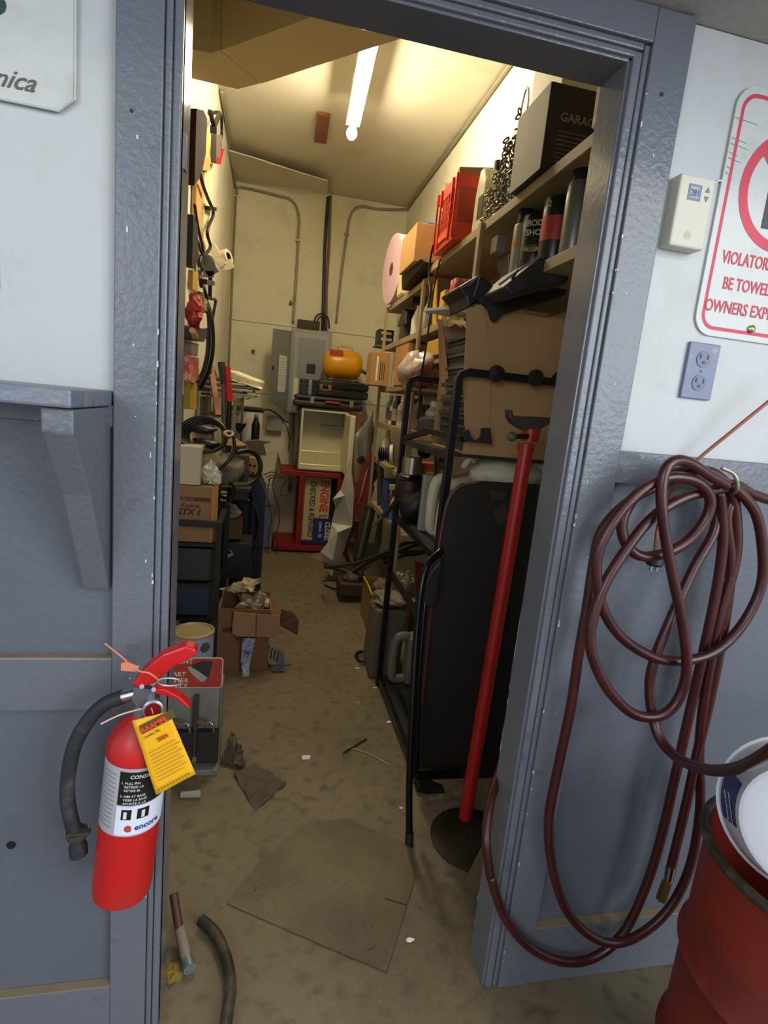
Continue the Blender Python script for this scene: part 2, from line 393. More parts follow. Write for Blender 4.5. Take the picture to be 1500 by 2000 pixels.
# fluorescent tube
tl = thing('tube_light', 'glowing fluorescent tube hanging under the ceiling', 'lamp', (0.37, 2.3, 3.0))
p0, p1 = on(688, 256, z=3.0), on(724, 82, z=3.0); p0 = p0.copy()
ex = p1+(p1-p0)*.25
obj('tube', MB().cyl(p0+Vector((0,.02,0)), ex, .019, n=14), mat('#fff6da', .5, emit='#FFEFCB', es=165), tl, smooth=True)
obj('end_cap', MB().lathe([(.001, 0), (.03, .005), (.034, .03), (.028, .06), (.001, .065)], p0-Vector((0,.0,0)), (ex-p0)*-1), mat('#f4efdf', .3, emit='#FFE9B8', es=5), tl, smooth=True)  # cap emits too, the tube's glow put into its material
obj('housing', MB().bar(p0+Vector((0,.0,.042)), ex+Vector((0,0,.042)), .085, .03), WHT, tl, bevel=.004)  # housing widened to keep tube light off the ceiling
obj('bracket', MB().bar(p0+Vector((0,-.3,.06)), p0+Vector((0,-.3,.187)), .02, .02).bar(ex+Vector((0,.3,.06)), ex+Vector((0,.3,.187)), .02, .02), WHT, tl)
obj('pull_cord', MB().tube([p0+Vector((-.045, -.25, .18)), p0+Vector((-.045, -.25, .05)), p0+Vector((-.05, -.2, -.02))], .0025, 6), WHT, tl)
# ---------------------------------------------------------------- front wall, left side
sh = thing('wall_shelf', 'chipped grey wooden wall ledge left of the doorway', 'shelf', (-.6, -.08, 1.34))
obj('board', MB().box((-3, -.19, 1.336), (-.266, .019, 1.362)), mat('#6E7686', .35, 0, .08, 6, .8, 50, '#8f8875', .8, 9), sh, bevel=.004)
br = thing('shelf_bracket', 'grey triangular wooden bracket under the left ledge', 'bracket', (-.29, 0, 1.0))
obj('bracket_plate', MB().prism([(-.31, .016, 1.3345), (-.31, -.175, 1.3345), (-.31, -.175, 1.30), (-.31, -.10, 1.20), (-.31, .0, 1.01), (-.31, .016, 1.01)], (.042, 0, 0)), GREY, br, bevel=.003)
SGN = mat('#C0C3C0', .35, 0, .03, 5, .05, 30, '#9d9a90', .4, 12)
s0 = thing('metal_sign', 'white metal sign with green letter, above the left ledge', 'sign', (-.45, .018, 1.79))
obj('plate', MB().prism([(-.9, .017, 1.785), (-.345, .017, 1.775), (-.322, .017, 1.795), (-.318, .017, 2.11), (-.9, .017, 2.11)], (0, -.005, 0)), SGN, s0, bevel=.0015)
obj('edge_lip', MB().tube([(-.9, .0115, 1.785), (-.345, .0115, 1.775), (-.322, .0115, 1.795), (-.318, .0115, 2.10)], .0018, 6, 1), SGN, s0)
text('s', on(-38, 17, y=.011), .09, mat('#1c3a2c', .5), s0, bold=.03)
text('nica', on(-16, 164, y=.011), .036, mat('#55564a', .5), s0, shear=.5, bold=.006)
o = obj('poster', MB().prism([(-.75, .0195, 1.50), (-.436, .0195, 1.505), (-.436, .0195, 1.60), (-.439, .0195, 1.63), (-.75, .0195, 1.63)], (0, -.001, 0)), mat('#3a56a8', .4, 0, .3, 20), None)
tag(o, 'blue poster at the left edge under the white metal sign', 'poster')
o = obj('bolt_hole', MB().cyl(on(22, 1650, y=.0175), on(22, 1650, y=.0175)+Vector((0, -.002, 0)), .008, n=14), BLK); tag(o, 'dark bolt hole in the lower left wainscot panel', 'hole')

# ---- extinguisher
y0 = -.075
tp, bt = on(278, 1395, y=y0), on(238, 1733, y=y0)
ax = (tp-bt); H = ax.length; q = ax.to_track_quat('Z', 'X')
ext = thing('fire_extinguisher', 'red fire extinguisher with yellow service tag hanging left of the doorway', 'fire extinguisher', bt)
RX = mat('#C01A1C', .38, 0, .08, 4, .06, 60, '#7a4030', .35, 7)
rb = .0515
axn = ax.normalized()
obj('cylinder', MB().lathe([(.001, -.006), (.03, -.004), (.05, 0), (rb, .014), (rb, H-.075), (.052, H-.05), (.04, H-.022), (.024, H-.006), (.018, H+.004)], bt, axn, 40), RX, ext, smooth=A)
# label wraps the front
side = Vector((0,1,0)).cross(axn).normalized()   # to the viewer's right
side = -side if side.x < 0 else side
front = axn.cross(side); front = front if front.y < 0 else -front
def cylpatch(a0, a1, z0, z1, r, n=12):
    mb = MB(); vs = []
    for k in range(n+1):
        a = math.radians(a0+(a1-a0)*k/n)
        for z in (z0, z1):
            vs.append(bt+axn*z+front*(r*math.cos(a))+side*(r*math.sin(a)))
    return mb.add(vs, [(2*k, 2*k+2, 2*k+3, 2*k+1) for k in range(n)])
zl0, zl1 = H*.43, H*.80
obj('label', cylpatch(-100, 95, zl0, zl1, rb+.0006, 30), mat('#b9b9bd', .35, .2, .05), ext, smooth=True, label='silver label')
obj('label_print', cylpatch(-18, 92, zl0+.062, zl1-.006, rb+.001, 18), BLK, ext, smooth=True)
obj('label_print', cylpatch(-18, 92, zl0+.003, zl0+.06, rb+.001, 18), mat('#dfe4f2', .4), ext, smooth=True)
def cyltext(s, ang, z, size, m, bold=0.0, sx=1, r=rb+.0014, shear=0):
    cu = bpy.data.curves.new('t', 'FONT'); cu.body = s; cu.size = size; cu.offset = bold*size; cu.resolution_u = 2; cu.shear = shear
    t = bpy.data.objects.new('t', cu); C.objects.link(t); me = bpy.data.meshes.new_from_object(t); bpy.data.objects.remove(t)
    mb = MB()
    for v in me.vertices:
        a = math.radians(ang)+v.co.x*sx/r
        mb.v.append(bt+axn*(z+v.co.y)+front*(r*math.cos(a))+side*(r*math.sin(a)))
    mb.f = [tuple(p.vertices) for p in me.polygons]; obj('lettering', mb, m, ext)
WT = mat('#d8d8d8', .5)
cyltext('CONSIGNES', 0, zl1-.018, .0095, WT, .02, shear=.2)
for k, (s, dz) in enumerate((('1. PULL PIN', .029), ('RETIRER LA', .036), ('RETIRE EL', .043), ('2. AIM AT BASE', .054), ('VISER LA BASE', .061), ('APUNTE A LA', .068), ('FUEGO', .075))):
    cyltext(s, -14 if s[0] in '12' else -8, zl1-dz, .0062, WT, .01)
cyltext('encore', 18, zl0+.012, .016, mat('#2b3f8e', .4), .03)
cyltext('e', 0, zl0+.011, .024, mat('#c23a46', .4), .05)
obj('pictogram', cylpatch(-8, 10, zl0+.034, zl0+.054, rb+.0015, 4), BLK, ext); obj('pictogram', cylpatch(20, 42, zl0+.034, zl0+.054, rb+.0015, 4), BLK, ext)
obj('pictogram_figure', cylpatch(-4, 2, zl0+.036, zl0+.05, rb+.0018, 3), WT, ext); obj('pictogram_figure', cylpatch(28, 34, zl0+.036, zl0+.05, rb+.0018, 3), WT, ext)
for k in range(13):
    obj('fine_print', cylpatch(-88, -26, zl1-.014-k*.0085, zl1-.0165-k*.0085, rb+.001, 8), mat('#8d8d92', .5), ext)
# valve, handles
obj('valve_body', MB().cyl(tp-axn*.01, tp+axn*.022, .019, .016).prism(pl([(262, 1342), (300, 1348), (305, 1372), (268, 1382), (258, 1368)], y=y0-.014), (0, .026, 0)), mat('#8a8f9c', .3, .8), ext, smooth=A)
obj('carry_handle', pxp([(258, 1336), (268, 1346), (300, 1336), (342, 1302), (384, 1280), (382, 1268), (362, 1262), (318, 1278), (282, 1306)], .028, y=y0-.015), RED, ext, bevel=.004)
obj('lever', pxp([(298, 1345), (322, 1346), (352, 1362), (372, 1382), (366, 1384), (343, 1366), (318, 1358), (300, 1356)], .022, y=y0-.012), RED, ext, bevel=.003)
obj('rivet', MB().cyl(on(277, 1341, y=y0-.018), on(277, 1341, y=y0-.012), .004, n=10).cyl(on(300, 1347, y=y0-.018), on(300, 1347, y=y0-.012), .004, n=10), CHROME, ext)
obj('coupling', MB().cyl(on(233, 1363, y=y0), on(266, 1354, y=y0), .011, .010, 16), CHROME, ext, smooth=A)
obj('hose', MB().tube(pl([(240, 1361), (205, 1375), (172, 1408), (146, 1455), (134, 1510), (132, 1560), (140, 1605), (149, 1632), (154, 1668)], y=y0), lambda t: .0125 if t < .93 else .0155, 12), mat('#22252b', .6, 0, .3, 15, .3, 120, '#5a584a', .5, 18), ext, smooth=A)
obj('hose_clip', MB().bar(on(132, 1628, y=y0-.008), on(176, 1624, y=y0-.008), .012, .006).cyl(on(150, 1622, y=y0), on(151, 1632, y=y0), .018, n=14), mat('#3a372f', .5), ext)
c = on(331, 1332, y=y0-.034)
ring = [c+Vector((.0185*math.cos(t), -.010*math.sin(t), .0125*math.sin(t))) for t in [i*math.pi/8 for i in range(16)]]
obj('pin_ring', MB().tube(ring, .0016, 8, 2, True), mat('#c9cbd0', .3, .6), ext, smooth=True)
g = on(299, 1384, y=y0-.022)
obj('gauge', MB().lathe([(.0165, -.008), (.0175, 0), (.0175, .006), (.014, .008), (.001, .008)], g, (.15, -1, .1), 24), mat('#8e8e95', .3, .6), ext, smooth=A)
obj('gauge_dial', MB().lathe([(.0135, .0083), (.001, .0086)], g, (.15, -1, .1), 20), mat('#7b1220', .3), ext)
obj('gauge_needle', MB().bar(g+Vector((.002, -.0095, -.004)), g+Vector((-.001, -.0095, .007)), .0012, .0008), WHT, ext)
tg = thing('service_tag', 'yellow inspection tag wired to the red fire extinguisher', 'tag', on(320, 1470, y=y0-.06))
TG = mat('#F2B416', .6, 0, .04, 20)
TQ = pl([(258, 1408), (330, 1389), (382, 1512), (305, 1553)], y=y0-.062)
obj('card', MB().sheet([TQ[3], TQ[2], TQ[1], TQ[0]], 8, 10, .0012, 5, th=.0006, normal=(0, -1, 0)), TG, tg, smooth=True)
tr = Vector((TQ[2]-TQ[3])).normalized(); tu = (TQ[0]-TQ[3]).normalized(); tn = tr.cross(tu).normalized(); tu = tn.cross(tr).normalized()
ROT_T = Matrix((tr, tu, tn)).transposed()
def tagp(u, v): return TQ[3]+(TQ[2]-TQ[3])*u+(TQ[0]-TQ[3])*v+tn*.0032
obj('banner', MB().add([tagp(.12, .80), tagp(.95, .80), tagp(.95, .91), tagp(.12, .91)], [(0,1,2,3)]), mat('#5a4a12', .6), tg)
text('AAAMFE', tagp(.14, .815)+tn*.0008, .0125, mat('#e8482a', .5), tg, ROT_T, bold=.035, ext=.0002)
text('2024', tagp(.42, .62), .0095, mat('#b03a10', .5), tg, ROT_T, bold=.03, ext=.0002)
text('Camden, ME', tagp(.14, .735), .0056, INK, tg, ROT_T, ext=.0002)
tl_ = MB()
for k in range(9):
    v = .54-k*.047; tl_.add([tagp(.14, v), tagp(.9 if k % 2 else .8, v), tagp(.9 if k % 2 else .8, v+.006), tagp(.14, v+.006)], [(0,1,2,3)])
for k in range(11): tl_.add([tagp(.1+k*.075, .045), tagp(.125+k*.075, .045), tagp(.125+k*.075, .075), tagp(.1+k*.075, .075)], [(0,1,2,3)])
obj('fine_print', tl_, mat('#8a5a12', .6), tg)
o = obj('orange_tie', MB().tube([on(205, 1257, y=y0-.02), on(238, 1283, y=y0-.03), on(268, 1309, y=y0-.04), on(292, 1315, y=y0-.045), on(312, 1330, y=y0-.035)], .0015, 6).prism(pl([(236, 1296), (246, 1292), (272, 1302), (266, 1312), (236, 1310)], y=y0-.038), (0, .001, 0)), mat('#d9825f', .5), ext)
obj('white_tie', MB().tube([on(197, 1414, y=y0-.055), on(235, 1396, y=y0-.05), on(277, 1384, y=y0-.03)], .0014, 6), mat('#d6b6a0', .5), ext)

# ---------------------------------------------------------------- front wall, right side
th = thing('thermostat', 'beige wall thermostat with grey screen beside the red bordered sign', 'thermostat', (.77, .01, 1.73))
TH = mat('#C6C3B4', .45, 0, .04)
obj('case', MB().box((.722, -.012, 1.735), (.798, .0195, 1.862)), TH, th, bevel=.004)
obj('screen', MB().box((.742, -.0128, 1.818), (.770, -.012, 1.846)), mat('#5d6890', .3), th)
obj('display', MB().box((.745, -.0134, 1.822), (.765, -.0128, 1.842)), mat('#8c97a8', .3), th)
text('281', (.746, -.0138, 1.825), .017, mat('#4b5772', .5), th, sx=.8)
obj('button', MB().add([(.778, -.013, 1.836), (.788, -.013, 1.836), (.783, -.013, 1.846)], [(0,1,2)]), mat('#73736b', .5), th)
obj('button', MB().add([(.778, -.013, 1.829), (.783, -.013, 1.819), (.788, -.013, 1.829)], [(0,1,2)]), mat('#73736b', .5), th)
obj('badge', MB().lathe([(.0075, 0), (.001, .0006)], (.757, -.0123, 1.757), (0, -1, 0), 18), mat('#b5b09c', .5), th)
obj('wire', MB().tube([(.797, .008, 1.862), (.81, .006, 1.864), (.822, .012, 1.872), (.832, .016, 1.874)], .002, 6), mat('#cfd2d4', .4), th)
ot = thing('wall_outlet', 'grey painted double wall outlet below the red bordered sign', 'outlet', (.865, .015, 1.46))
obj('cover_plate', MB().box((.829, .012, 1.459), (.902, .0195, 1.572)), mat('#6d738f', .4, 0, .06, 8, .2, 60, '#b9ab98', .6, 25, lo=.6, hi=.66), ot, bevel=.002)
for zz in (1.540, 1.492):
    rc = obj('receptacle', MB().lathe([(.016, 0), (.0165, .0015), (.001, .0016)], (.866, .0118, zz), (0, -1, 0), 20), mat('#5f6580', .4), ot)
    obj('slot', MB().box((.856, .0092, zz), (.8585, .0101, zz+.009)).box((.8735, .0092, zz), (.876, .0101, zz+.009)).cyl((.866, .0092, zz-.007), (.866, .0101, zz-.007), .003, n=8), BLK, rc)
obj('screw', MB().cyl((.866, .0105, 1.516), (.866, .012, 1.516), .0025, n=8), mat('#5a5f75', .4), ot)
# no parking sign
sg = thing('parking_sign', 'white tow away sign with red border, right of the thermostat', 'sign', (.99, .015, 1.58))
def rrect(x0, z0, x1, z1, r, y, n=8):
    P = []
    for cx, cz, a in ((x1-r, z1-r, 0), (x0+r, z1-r, 90), (x0+r, z0+r, 180), (x1-r, z0+r, 270)):
        for k in range(n+1):
            t = math.radians(a+90*k/n); P.append(Vector((cx+r*math.cos(t), y, cz+r*math.sin(t))))
    return P
SX0, SX1, SZ0, SZ1 = .831, 1.136, 1.588, 2.045
obj('plate', MB().prism(rrect(SX0, SZ0, SX1, SZ1, .04, .0185), (0, -.004, 0)), SGN, sg)
SR = mat('#C4344C', .5, 0, .08, 4)
o1 = rrect(SX0+.012, SZ0+.012, SX1-.012, SZ1-.012, .031, .0142); i1 = rrect(SX0+.019, SZ0+.019, SX1-.019, SZ1-.019, .025, .0142); n = len(o1)
obj('border', MB().add(o1+i1, [(i, (i+1) % n, n+(i+1) % n, n+i) for i in range(n)]), SR, sg)
cx, cz = .984, 1.875
mb = MB(); no = 48
mb.add([Vector((cx+r*math.cos(2*math.pi*k/no), .0138, cz+r*math.sin(2*math.pi*k/no))) for r in (.112, .092) for k in range(no)], [(k, (k+1) % no, no+(k+1) % no, no+k) for k in range(no)])
mb.add([Vector((cx+a*math.cos(math.radians(135))+b*.7071, .0136, cz+a*math.sin(math.radians(135))+b*.7071)) for a, b in ((-.1, -.01), (.1, -.01), (.1, .01), (-.1, .01))], [(0,1,2,3)])
obj('prohibition_ring', mb, SR, sg)
text('P', (cx-.052, .0140, cz-.065), .18, BLK, sg, bold=.03)
text('VIOLATORS WILL', on(1409, 512, y=.0138), .0335, SR, sg, bold=.012, sx=.68)
text('BE TOWED AT', on(1410, 563, y=.0138), .033, SR, sg, bold=.012, sx=.72)
text('OWNERS EXPENSE', on(1375, 605, y=.0138), .033, SR, sg, bold=.012, sx=.74)
p = on(1468, 643, y=.012)
obj('bolt', MB().lathe([(.008, 0), (.008, .002), (.005, .005), (.001, .006)], p, (0, -1, 0), 14), mat('#C9B27a', .25, .9), sg, smooth=A)
scr = MB()
for k, (zz, l) in enumerate(((1.985, .05), (1.95, .035), (1.94, .04), (1.915, .03), (1.925, .02), (1.90, .012), (1.89, .009))):
    scr.add([(SX0+.003, .0137, zz), (SX0+.003+l, .0137, zz-.004), (SX0+.003+l, .0137, zz-.0032), (SX0+.003, .0137, zz+.0012)], [(0,1,2,3)])
obj('scratches', scr, mat('#8b8779', .7), sg)

# air hose
HS = mat('#3f1716', .30, 0, .3, 14, .08, 60, '#1f0e0d', .7, 9)
hs = thing('air_hose', 'dark red rubber air hose looped on a hook right of the doorway', 'hose', (.85, -.03, .3))
def strand(pts, ya, yb, bulge=0, r=.0108):
    n = len(pts); P = []
    for i, (a, b) in enumerate(pts):
        t = i/(n-1); P.append(on(a, b, y=ya+(yb-ya)*t-bulge*math.sin(math.pi*t)))
    obj('hose_loop', MB().tube(P, r, 12, 6), HS, hs, smooth=True)
strand([(1427, 945), (1475, 1000), (1490, 1080), (1485, 1150), (1450, 1220), (1400, 1270), (1340, 1290), (1280, 1285), (1220, 1250), (1185, 1205), (1168, 1150), (1166, 1090), (1185, 1040), (1222, 988), (1265, 950), (1310, 932), (1360, 940), (1386, 970), (1380, 1010), (1345, 1055), (1300, 1080), (1252, 1086), (1222, 1060), (1216, 1015), (1245, 965), (1290, 935), (1340, 918), (1390, 922), (1420, 945)], -.06, -.045, .025)
strand([(1420, 948), (1385, 928), (1345, 903), (1315, 901), (1297, 925), (1292, 975), (1300, 1050), (1315, 1130), (1330, 1200), (1341, 1280), (1337, 1335), (1315, 1380), (1280, 1400), (1235, 1393), (1190, 1350), (1160, 1290), (1153, 1235), (1175, 1155), (1215, 1085), (1270, 1015), (1330, 975), (1390, 958), (1430, 952)], -.075, -.05, .04)
strand([(1310, 938), (1290, 945), (1240, 972), (1200, 1005), (1172, 1045), (1158, 1110), (1146, 1190), (1130, 1280), (1115, 1380), (1090, 1500), (1072, 1600), (1078, 1690), (1105, 1775), (1150, 1825), (1200, 1842), (1255, 1822), (1310, 1770), (1348, 1690), (1367, 1580), (1366, 1460), (1378, 1350), (1405, 1210), (1437, 1090), (1437, 1000), (1425, 955)], -.035, -.045, .005)
strand([(958, 1710), (985, 1790), (1035, 1850), (1100, 1878), (1160, 1870), (1215, 1825), (1258, 1740), (1290, 1640), (1318, 1520), (1345, 1400), (1375, 1270), (1400, 1150), (1412, 1060), (1410, 1000), (1405, 962)], -.02, -.055, .0)
obj('hose_loop', MB().tube([on(1010, 1400, y=.15), on(998, 1440, y=.135), on(978, 1500, y=.115), on(963, 1545, y=.075), on(953, 1595, y=.03), on(950, 1650, y=-.005), on(958, 1712, y=-.02)], .0108, 12, 6), HS, hs, smooth=True)
strand([(1440, 960), (1420, 1010), (1428, 1100), (1415, 1220), (1390, 1350), (1362, 1470), (1338, 1580), (1310, 1695)], -.04, -.05, .0)
obj('hose_loop', MB().tube([on(a, b, y=c) for a, b, c in ((1402, 980, -.04), (1394, 1040, -.045), (1355, 1110, -.05), (1312, 1205, -.06), (1278, 1290, -.065), (1269, 1350, -.07), (1283, 1430, -.10), (1320, 1478, -.16), (1380, 1503, -.27), (1440, 1500, -.38), (1500, 1470, -.47), (1560, 1420, -.50))], lambda t: .0108 if t < .6 else .0108-.0025*(t-.6)/.4, 12, 6), HS, hs, smooth=True)
strand([(1385, 965), (1408, 948), (1440, 948), (1470, 965), (1530, 985)], -.055, -.03)
obj('ferrule', MB().cyl(on(1311, 1690, y=-.05), on(1306, 1716, y=-.05), .0125, .011, 12), CHROME, hs, smooth=A)
obj('fitting', MB().cyl(on(1306, 1714, y=-.05), on(1303, 1724, y=-.05), .007, n=8).cyl(on(1303, 1722, y=-.05), on(1291, 1757, y=-.05), .012, .0125, 6), mat('#8a7546', .35, .8), hs)
o = obj('wall_hook', MB().tube([(on(1410, 965, y=.003)), on(1425, 968, y=-.03), on(1438, 958, y=-.075), on(1440, 942, y=-.085), on(1432, 925, y=-.085), on(1410, 914, y=-.085)], .004, 8), mat('#b9b39c', .3, .8), smooth=True); tag(o, 'bent steel hook holding the air hose', 'hook')
cp = thing('power_cord', 'thin copper brown cord running down to a black plug behind the air hose', 'cord', on(1280, 1100, y=-.03))
obj('cord', MB().tube([on(1560, 735, y=-.05), on(1500, 785, y=-.04), on(1430, 842, y=-.03), on(1350, 910, y=-.012), on(1305, 975, y=-.012), on(1285, 1030, y=-.02), on(1279, 1085, y=-.03)], .0038, 8), mat('#8c5036', .45, .1), cp, smooth=True)
pp = on(1280, 1090, y=-.03)
obj('plug', MB().lathe([(.006, .012), (.012, .008), (.017, .002), (.018, -.012), (.015, -.016), (.001, -.016)], pp, (0, 0, 1), 16), BLKR, cp, smooth=A)
obj('prong', MB().box((pp.x-.008, pp.y-.003, pp.z-.028), (pp.x-.006, pp.y+.003, pp.z-.015)), CHROME, cp); obj('prong', MB().box((pp.x+.006, pp.y-.003, pp.z-.028), (pp.x+.008, pp.y+.003, pp.z-.015)), CHROME, cp)

# drum
dm = thing('oil_drum', 'rusty red open steel drum at the lower right', 'drum', (.965, -.40, 0))
DR = mat('#7A2416', .42, .1, .2, 5, .2, 30, '#3a1a12', .6, 4)
r = .19
obj('body', MB().lathe([(.001, .012), (r-.006, .012), (r, 0), (r, .015), (r-.003, .02), (r-.003, .225), (r+.007, .238), (r-.003, .251), (r-.003, .45), (r+.007, .463), (r-.003, .476), (r-.003, .685), (r-.008, .685), (r-.008, .03), (.001, .03)], (.965, -.40, 0), (0,0,1), 56), DR, dm, smooth=A)
obj('rim', MB().tube([(.965+(r+.001)*math.cos(t), -.40+(r+.001)*math.sin(t), .69) for t in [i*math.pi/20 for i in range(40)]], .009, 8, 1, True), mat('#3f352b', .5, .4, .3, 12, .3, 40, '#8a8272', .5, 18), dm, smooth=True)
bk = thing('plastic_bucket', 'white plastic bucket with blue label tipped into the red drum', 'bucket', (1.0, -.40, .62))
bc = on(1580, 1625, y=-.46); axb = (on(1556, 1576, y=-.28)-bc).normalized()
obj('pail', MB().lathe([(.001, 0), (.080, 0), (.087, .004), (.088, .008), (.122, .20), (.127, .20), (.127, .21), (.118, .21), (.084, .012), (.001, .01)], bc, axb, 44), mat('#D8DDE6', .35, 0, .03), bk, smooth=A)
u_ = axb.cross(Vector((0,0,1))).normalized(); v_ = u_.cross(axb)
lb = MB(); vs = []
for k in range(11):
    a = math.radians(165+42*k/10) 
    for z_, rr_ in ((.03, .0932), (.17, .1178)):
        vs.append(bc+axb*z_+u_*(rr_*math.cos(a))+v_*(rr_*math.sin(a)))
obj('label', lb.add(vs, [(2*k, 2*k+2, 2*k+3, 2*k+1) for k in range(10)]), mat('#2b3a86', .4), bk)
a = math.radians(199); up_ = (axb*1).normalized(); ou = (u_*math.cos(a)+v_*math.sin(a)).normalized(); rt_ = up_.cross(ou)
rl_ = Matrix((rt_, up_, ou)).transposed()
text('NAPA', bc+axb*.05+ou*.0985-rt_*.012, .018, mat('#d8b070', .5), bk, rl_, bold=.03)
text('Service', bc+axb*.09+ou*.1055-rt_*.012, .016, WHT, bk, rl_, shear=.3)
# ---------------------------------------------------------------- back of the room
ye = YB-.014
pn = thing('electrical_box', 'grey electrical breaker panel with open door on the back wall', 'breaker panel', (.32, ye, 1.25))
PG = mat('#8E9290', .45, .1, .06)
P1, P2 = on(570, 640, y=ye-.10), on(649, 648, y=ye-.10)
px0, px1, pz1, pz0 = P1.x, P2.x, P1.z, 1.24
obj('cabinet', MB().box((px0, ye-.10, pz0), (px1, ye, pz1)), PG, pn, bevel=.004)
obj('front_trim', MB().box((px0+.03, ye-.108, pz0), (px1-.02, ye-.10, pz1-.03)), mat('#9a9e9d', .4, .1, .05), pn, bevel=.006)
obj('dead_front', MB().box((px0+.07, ye-.112, 1.56), (px1-.055, ye-.108, pz1-.075)), mat('#85898c', .45, .1, .05), pn, bevel=.008)
obj('main_breaker', MB().box((px0+.155, ye-.12, 1.615), (px0+.235, ye-.112, 1.70)), BLK, pn, bevel=.004)
for sx_ in (px0+.10, px0+.215):
    for k in range(8):
        bkr = obj('breaker', MB().box((sx_, ye-.121, 1.27+k*.037), (sx_+.085, ye-.112, 1.27+k*.037+.031)), BLK, pn, bevel=.002)
        obj('breaker_switch', MB().box((sx_+.03, ye-.128, 1.28+k*.037), (sx_+.055, ye-.121, 1.28+k*.037+.012)), mat('#4a5468', .4), bkr)
obj('index_card', MB().box((px0+.05, ye-.1105, 1.26), (px0+.085, ye-.108, 1.56)), PAPER, pn)
obj('index_card', MB().box((px1-.075, ye-.1105, 1.26), (px1-.05, ye-.108, 1.56)), PAPER, pn)
hx = px0+.005
D1, D2 = on(534, 641, y=ye-.34), on(528, 782, y=ye-.34)
dw = mat('#868A88', .45, .1, .06)
obj('door', MB().prism([(hx, ye-.108, pz1-.03), (D1.x, D1.y, D1.z+.0), (D1.x, D1.y, D2.z), (hx, ye-.108, 1.245)], (-.004, .006, 0)), dw, pn, bevel=.002)
dv = Vector((D1.x-hx, D1.y-(ye-.108), 0)); 
def dp(u, z): return Vector((hx, ye-.108, 0))+dv*u+Vector((.002, -.003, z))
obj('door_label', MB().add([dp(.2, 1.42), dp(.62, 1.42), dp(.62, 1.74), dp(.2, 1.74)], [(0,1,2,3)]), WHT, pn)
obj('latch', MB().add([dp(.86, 1.60), dp(.96, 1.60), dp(.96, 1.635), dp(.86, 1.635)], [(0,1,2,3)]), BLK, pn)
for k in range(10):
    z_ = 1.71-k*.025; obj('card_line', MB().add([dp(.25, z_), dp(.57, z_), dp(.57, z_+.004), dp(.25, z_+.004)], [(0,1,2,3)]), mat('#6f6b60', .7), pn)
o = obj('junction_box', MB().box((px0+.05, ye-.075, pz1+.002), (px0+.25, ye-.005, pz1+.085)), mat('#4a4030', .8, .1, .5, 30, .8, 60, '#17130f', 1, 25)); tag(o, 'dark wire stuffed junction box on top of the breaker panel', 'junction box')
o = obj('wire_loop', MB().tube(pl([(612, 632), (618, 617), (630, 613), (641, 622), (643, 642)], y=ye-.05), .007, 8).tube(pl([(616, 640), (622, 622), (632, 619), (637, 645)], y=ye-.045), .006, 8), BLKR, smooth=True, stuff=True); tag(o, 'looped black wires entering the breaker panel top', 'wire')
o = obj('conduit', MB().tube([on(572, 785, y=ye-.03), on(570, 850, y=ye-.03), on(566, 960, y=ye-.03)], .02, 8), mat('#77745f', .6)); tag(o, 'grey pipe dropping from the bottom of the breaker panel', 'conduit')
o = obj('wall_box', MB().box(on(521, 812, y=ye-.07), on(550, 842, y=ye)), mat('#8f8d84', .6), bevel=.004); tag(o, 'small grey square box on the back wall under the panel door', 'box')
o = obj('wall_cable', MB().tube(pl([(500, 806), (522, 800), (540, 808), (556, 822), (566, 826)], y=ye-.09), .006, 8), BLKR, smooth=True); tag(o, 'black cord sagging across the back wall above the small grey box', 'cord')
o = obj('wall_cable', MB().tube(pl([(549, 818), (560, 835), (565, 855), (563, 880)], y=ye-.06), .005, 8), DARKC, smooth=True); tag(o, 'dark cord dropping right of the small grey wall box', 'cord')
for i, (a, b) in enumerate(((495, 688), (568, 592))):
    p = on(a, b, y=ye); o = obj('wall_mark', MB().blob((p.x, p.y-.001, p.z), .014, .003, .02, .5, i+2), mat('#6a6048', .9)); tag(o, ('dark chipped hole in the back wall left of the panel door', 'small nail in the back wall above the panel')[i], 'hole')

# red steel table with signs
TB = mat('#8E1B18', .45, .1, .15, 6, .1, 40, '#4b2018', .5, 6)
ty = 3.92
tb = thing('steel_table', 'red steel bench carrying the open mini fridge', 'table', (.42, 4.1, 0))
zt = on(600, 926, y=ty).z; x0_, x1_ = on(553, 925, y=ty).x-.02, on(660, 938, y=ty).x+.06
obj('tabletop', MB().box((x0_, ty, zt-.022), (x1_, YB-.03, zt+.022)), TB, tb, bevel=.004)
obj('raised_edge', MB().prism([(x0_, ty+.01, zt+.02), (x0_, YB-.04, zt+.02), (x0_-.03, YB-.04, zt+.12), (x0_-.03, ty+.03, zt+.10)], (.006, 0, 0)), mat('#5c3a34', .7, .1, .3, 15), tb)
lx = on(588, 1000, y=ty).x
for lx_, ly_ in ((lx-.035, ty), (x1_-.06, ty), (lx-.035, YB-.1), (x1_-.06, YB-.1)):
    obj('leg', MB().box((lx_, ly_, .05), (lx_+.05, ly_+.05, zt-.022)), TB, tb, bevel=.003)
zb = .055
obj('bottom_shelf', MB().box((x0_-.03, ty-.01, .022), (x1_, YB-.03, .075)), TB, tb, bevel=.003)
obj('plinth', MB().box((x0_-.01, ty+.02, 0), (x1_-.02, YB-.05, .022)), BLK, tb)
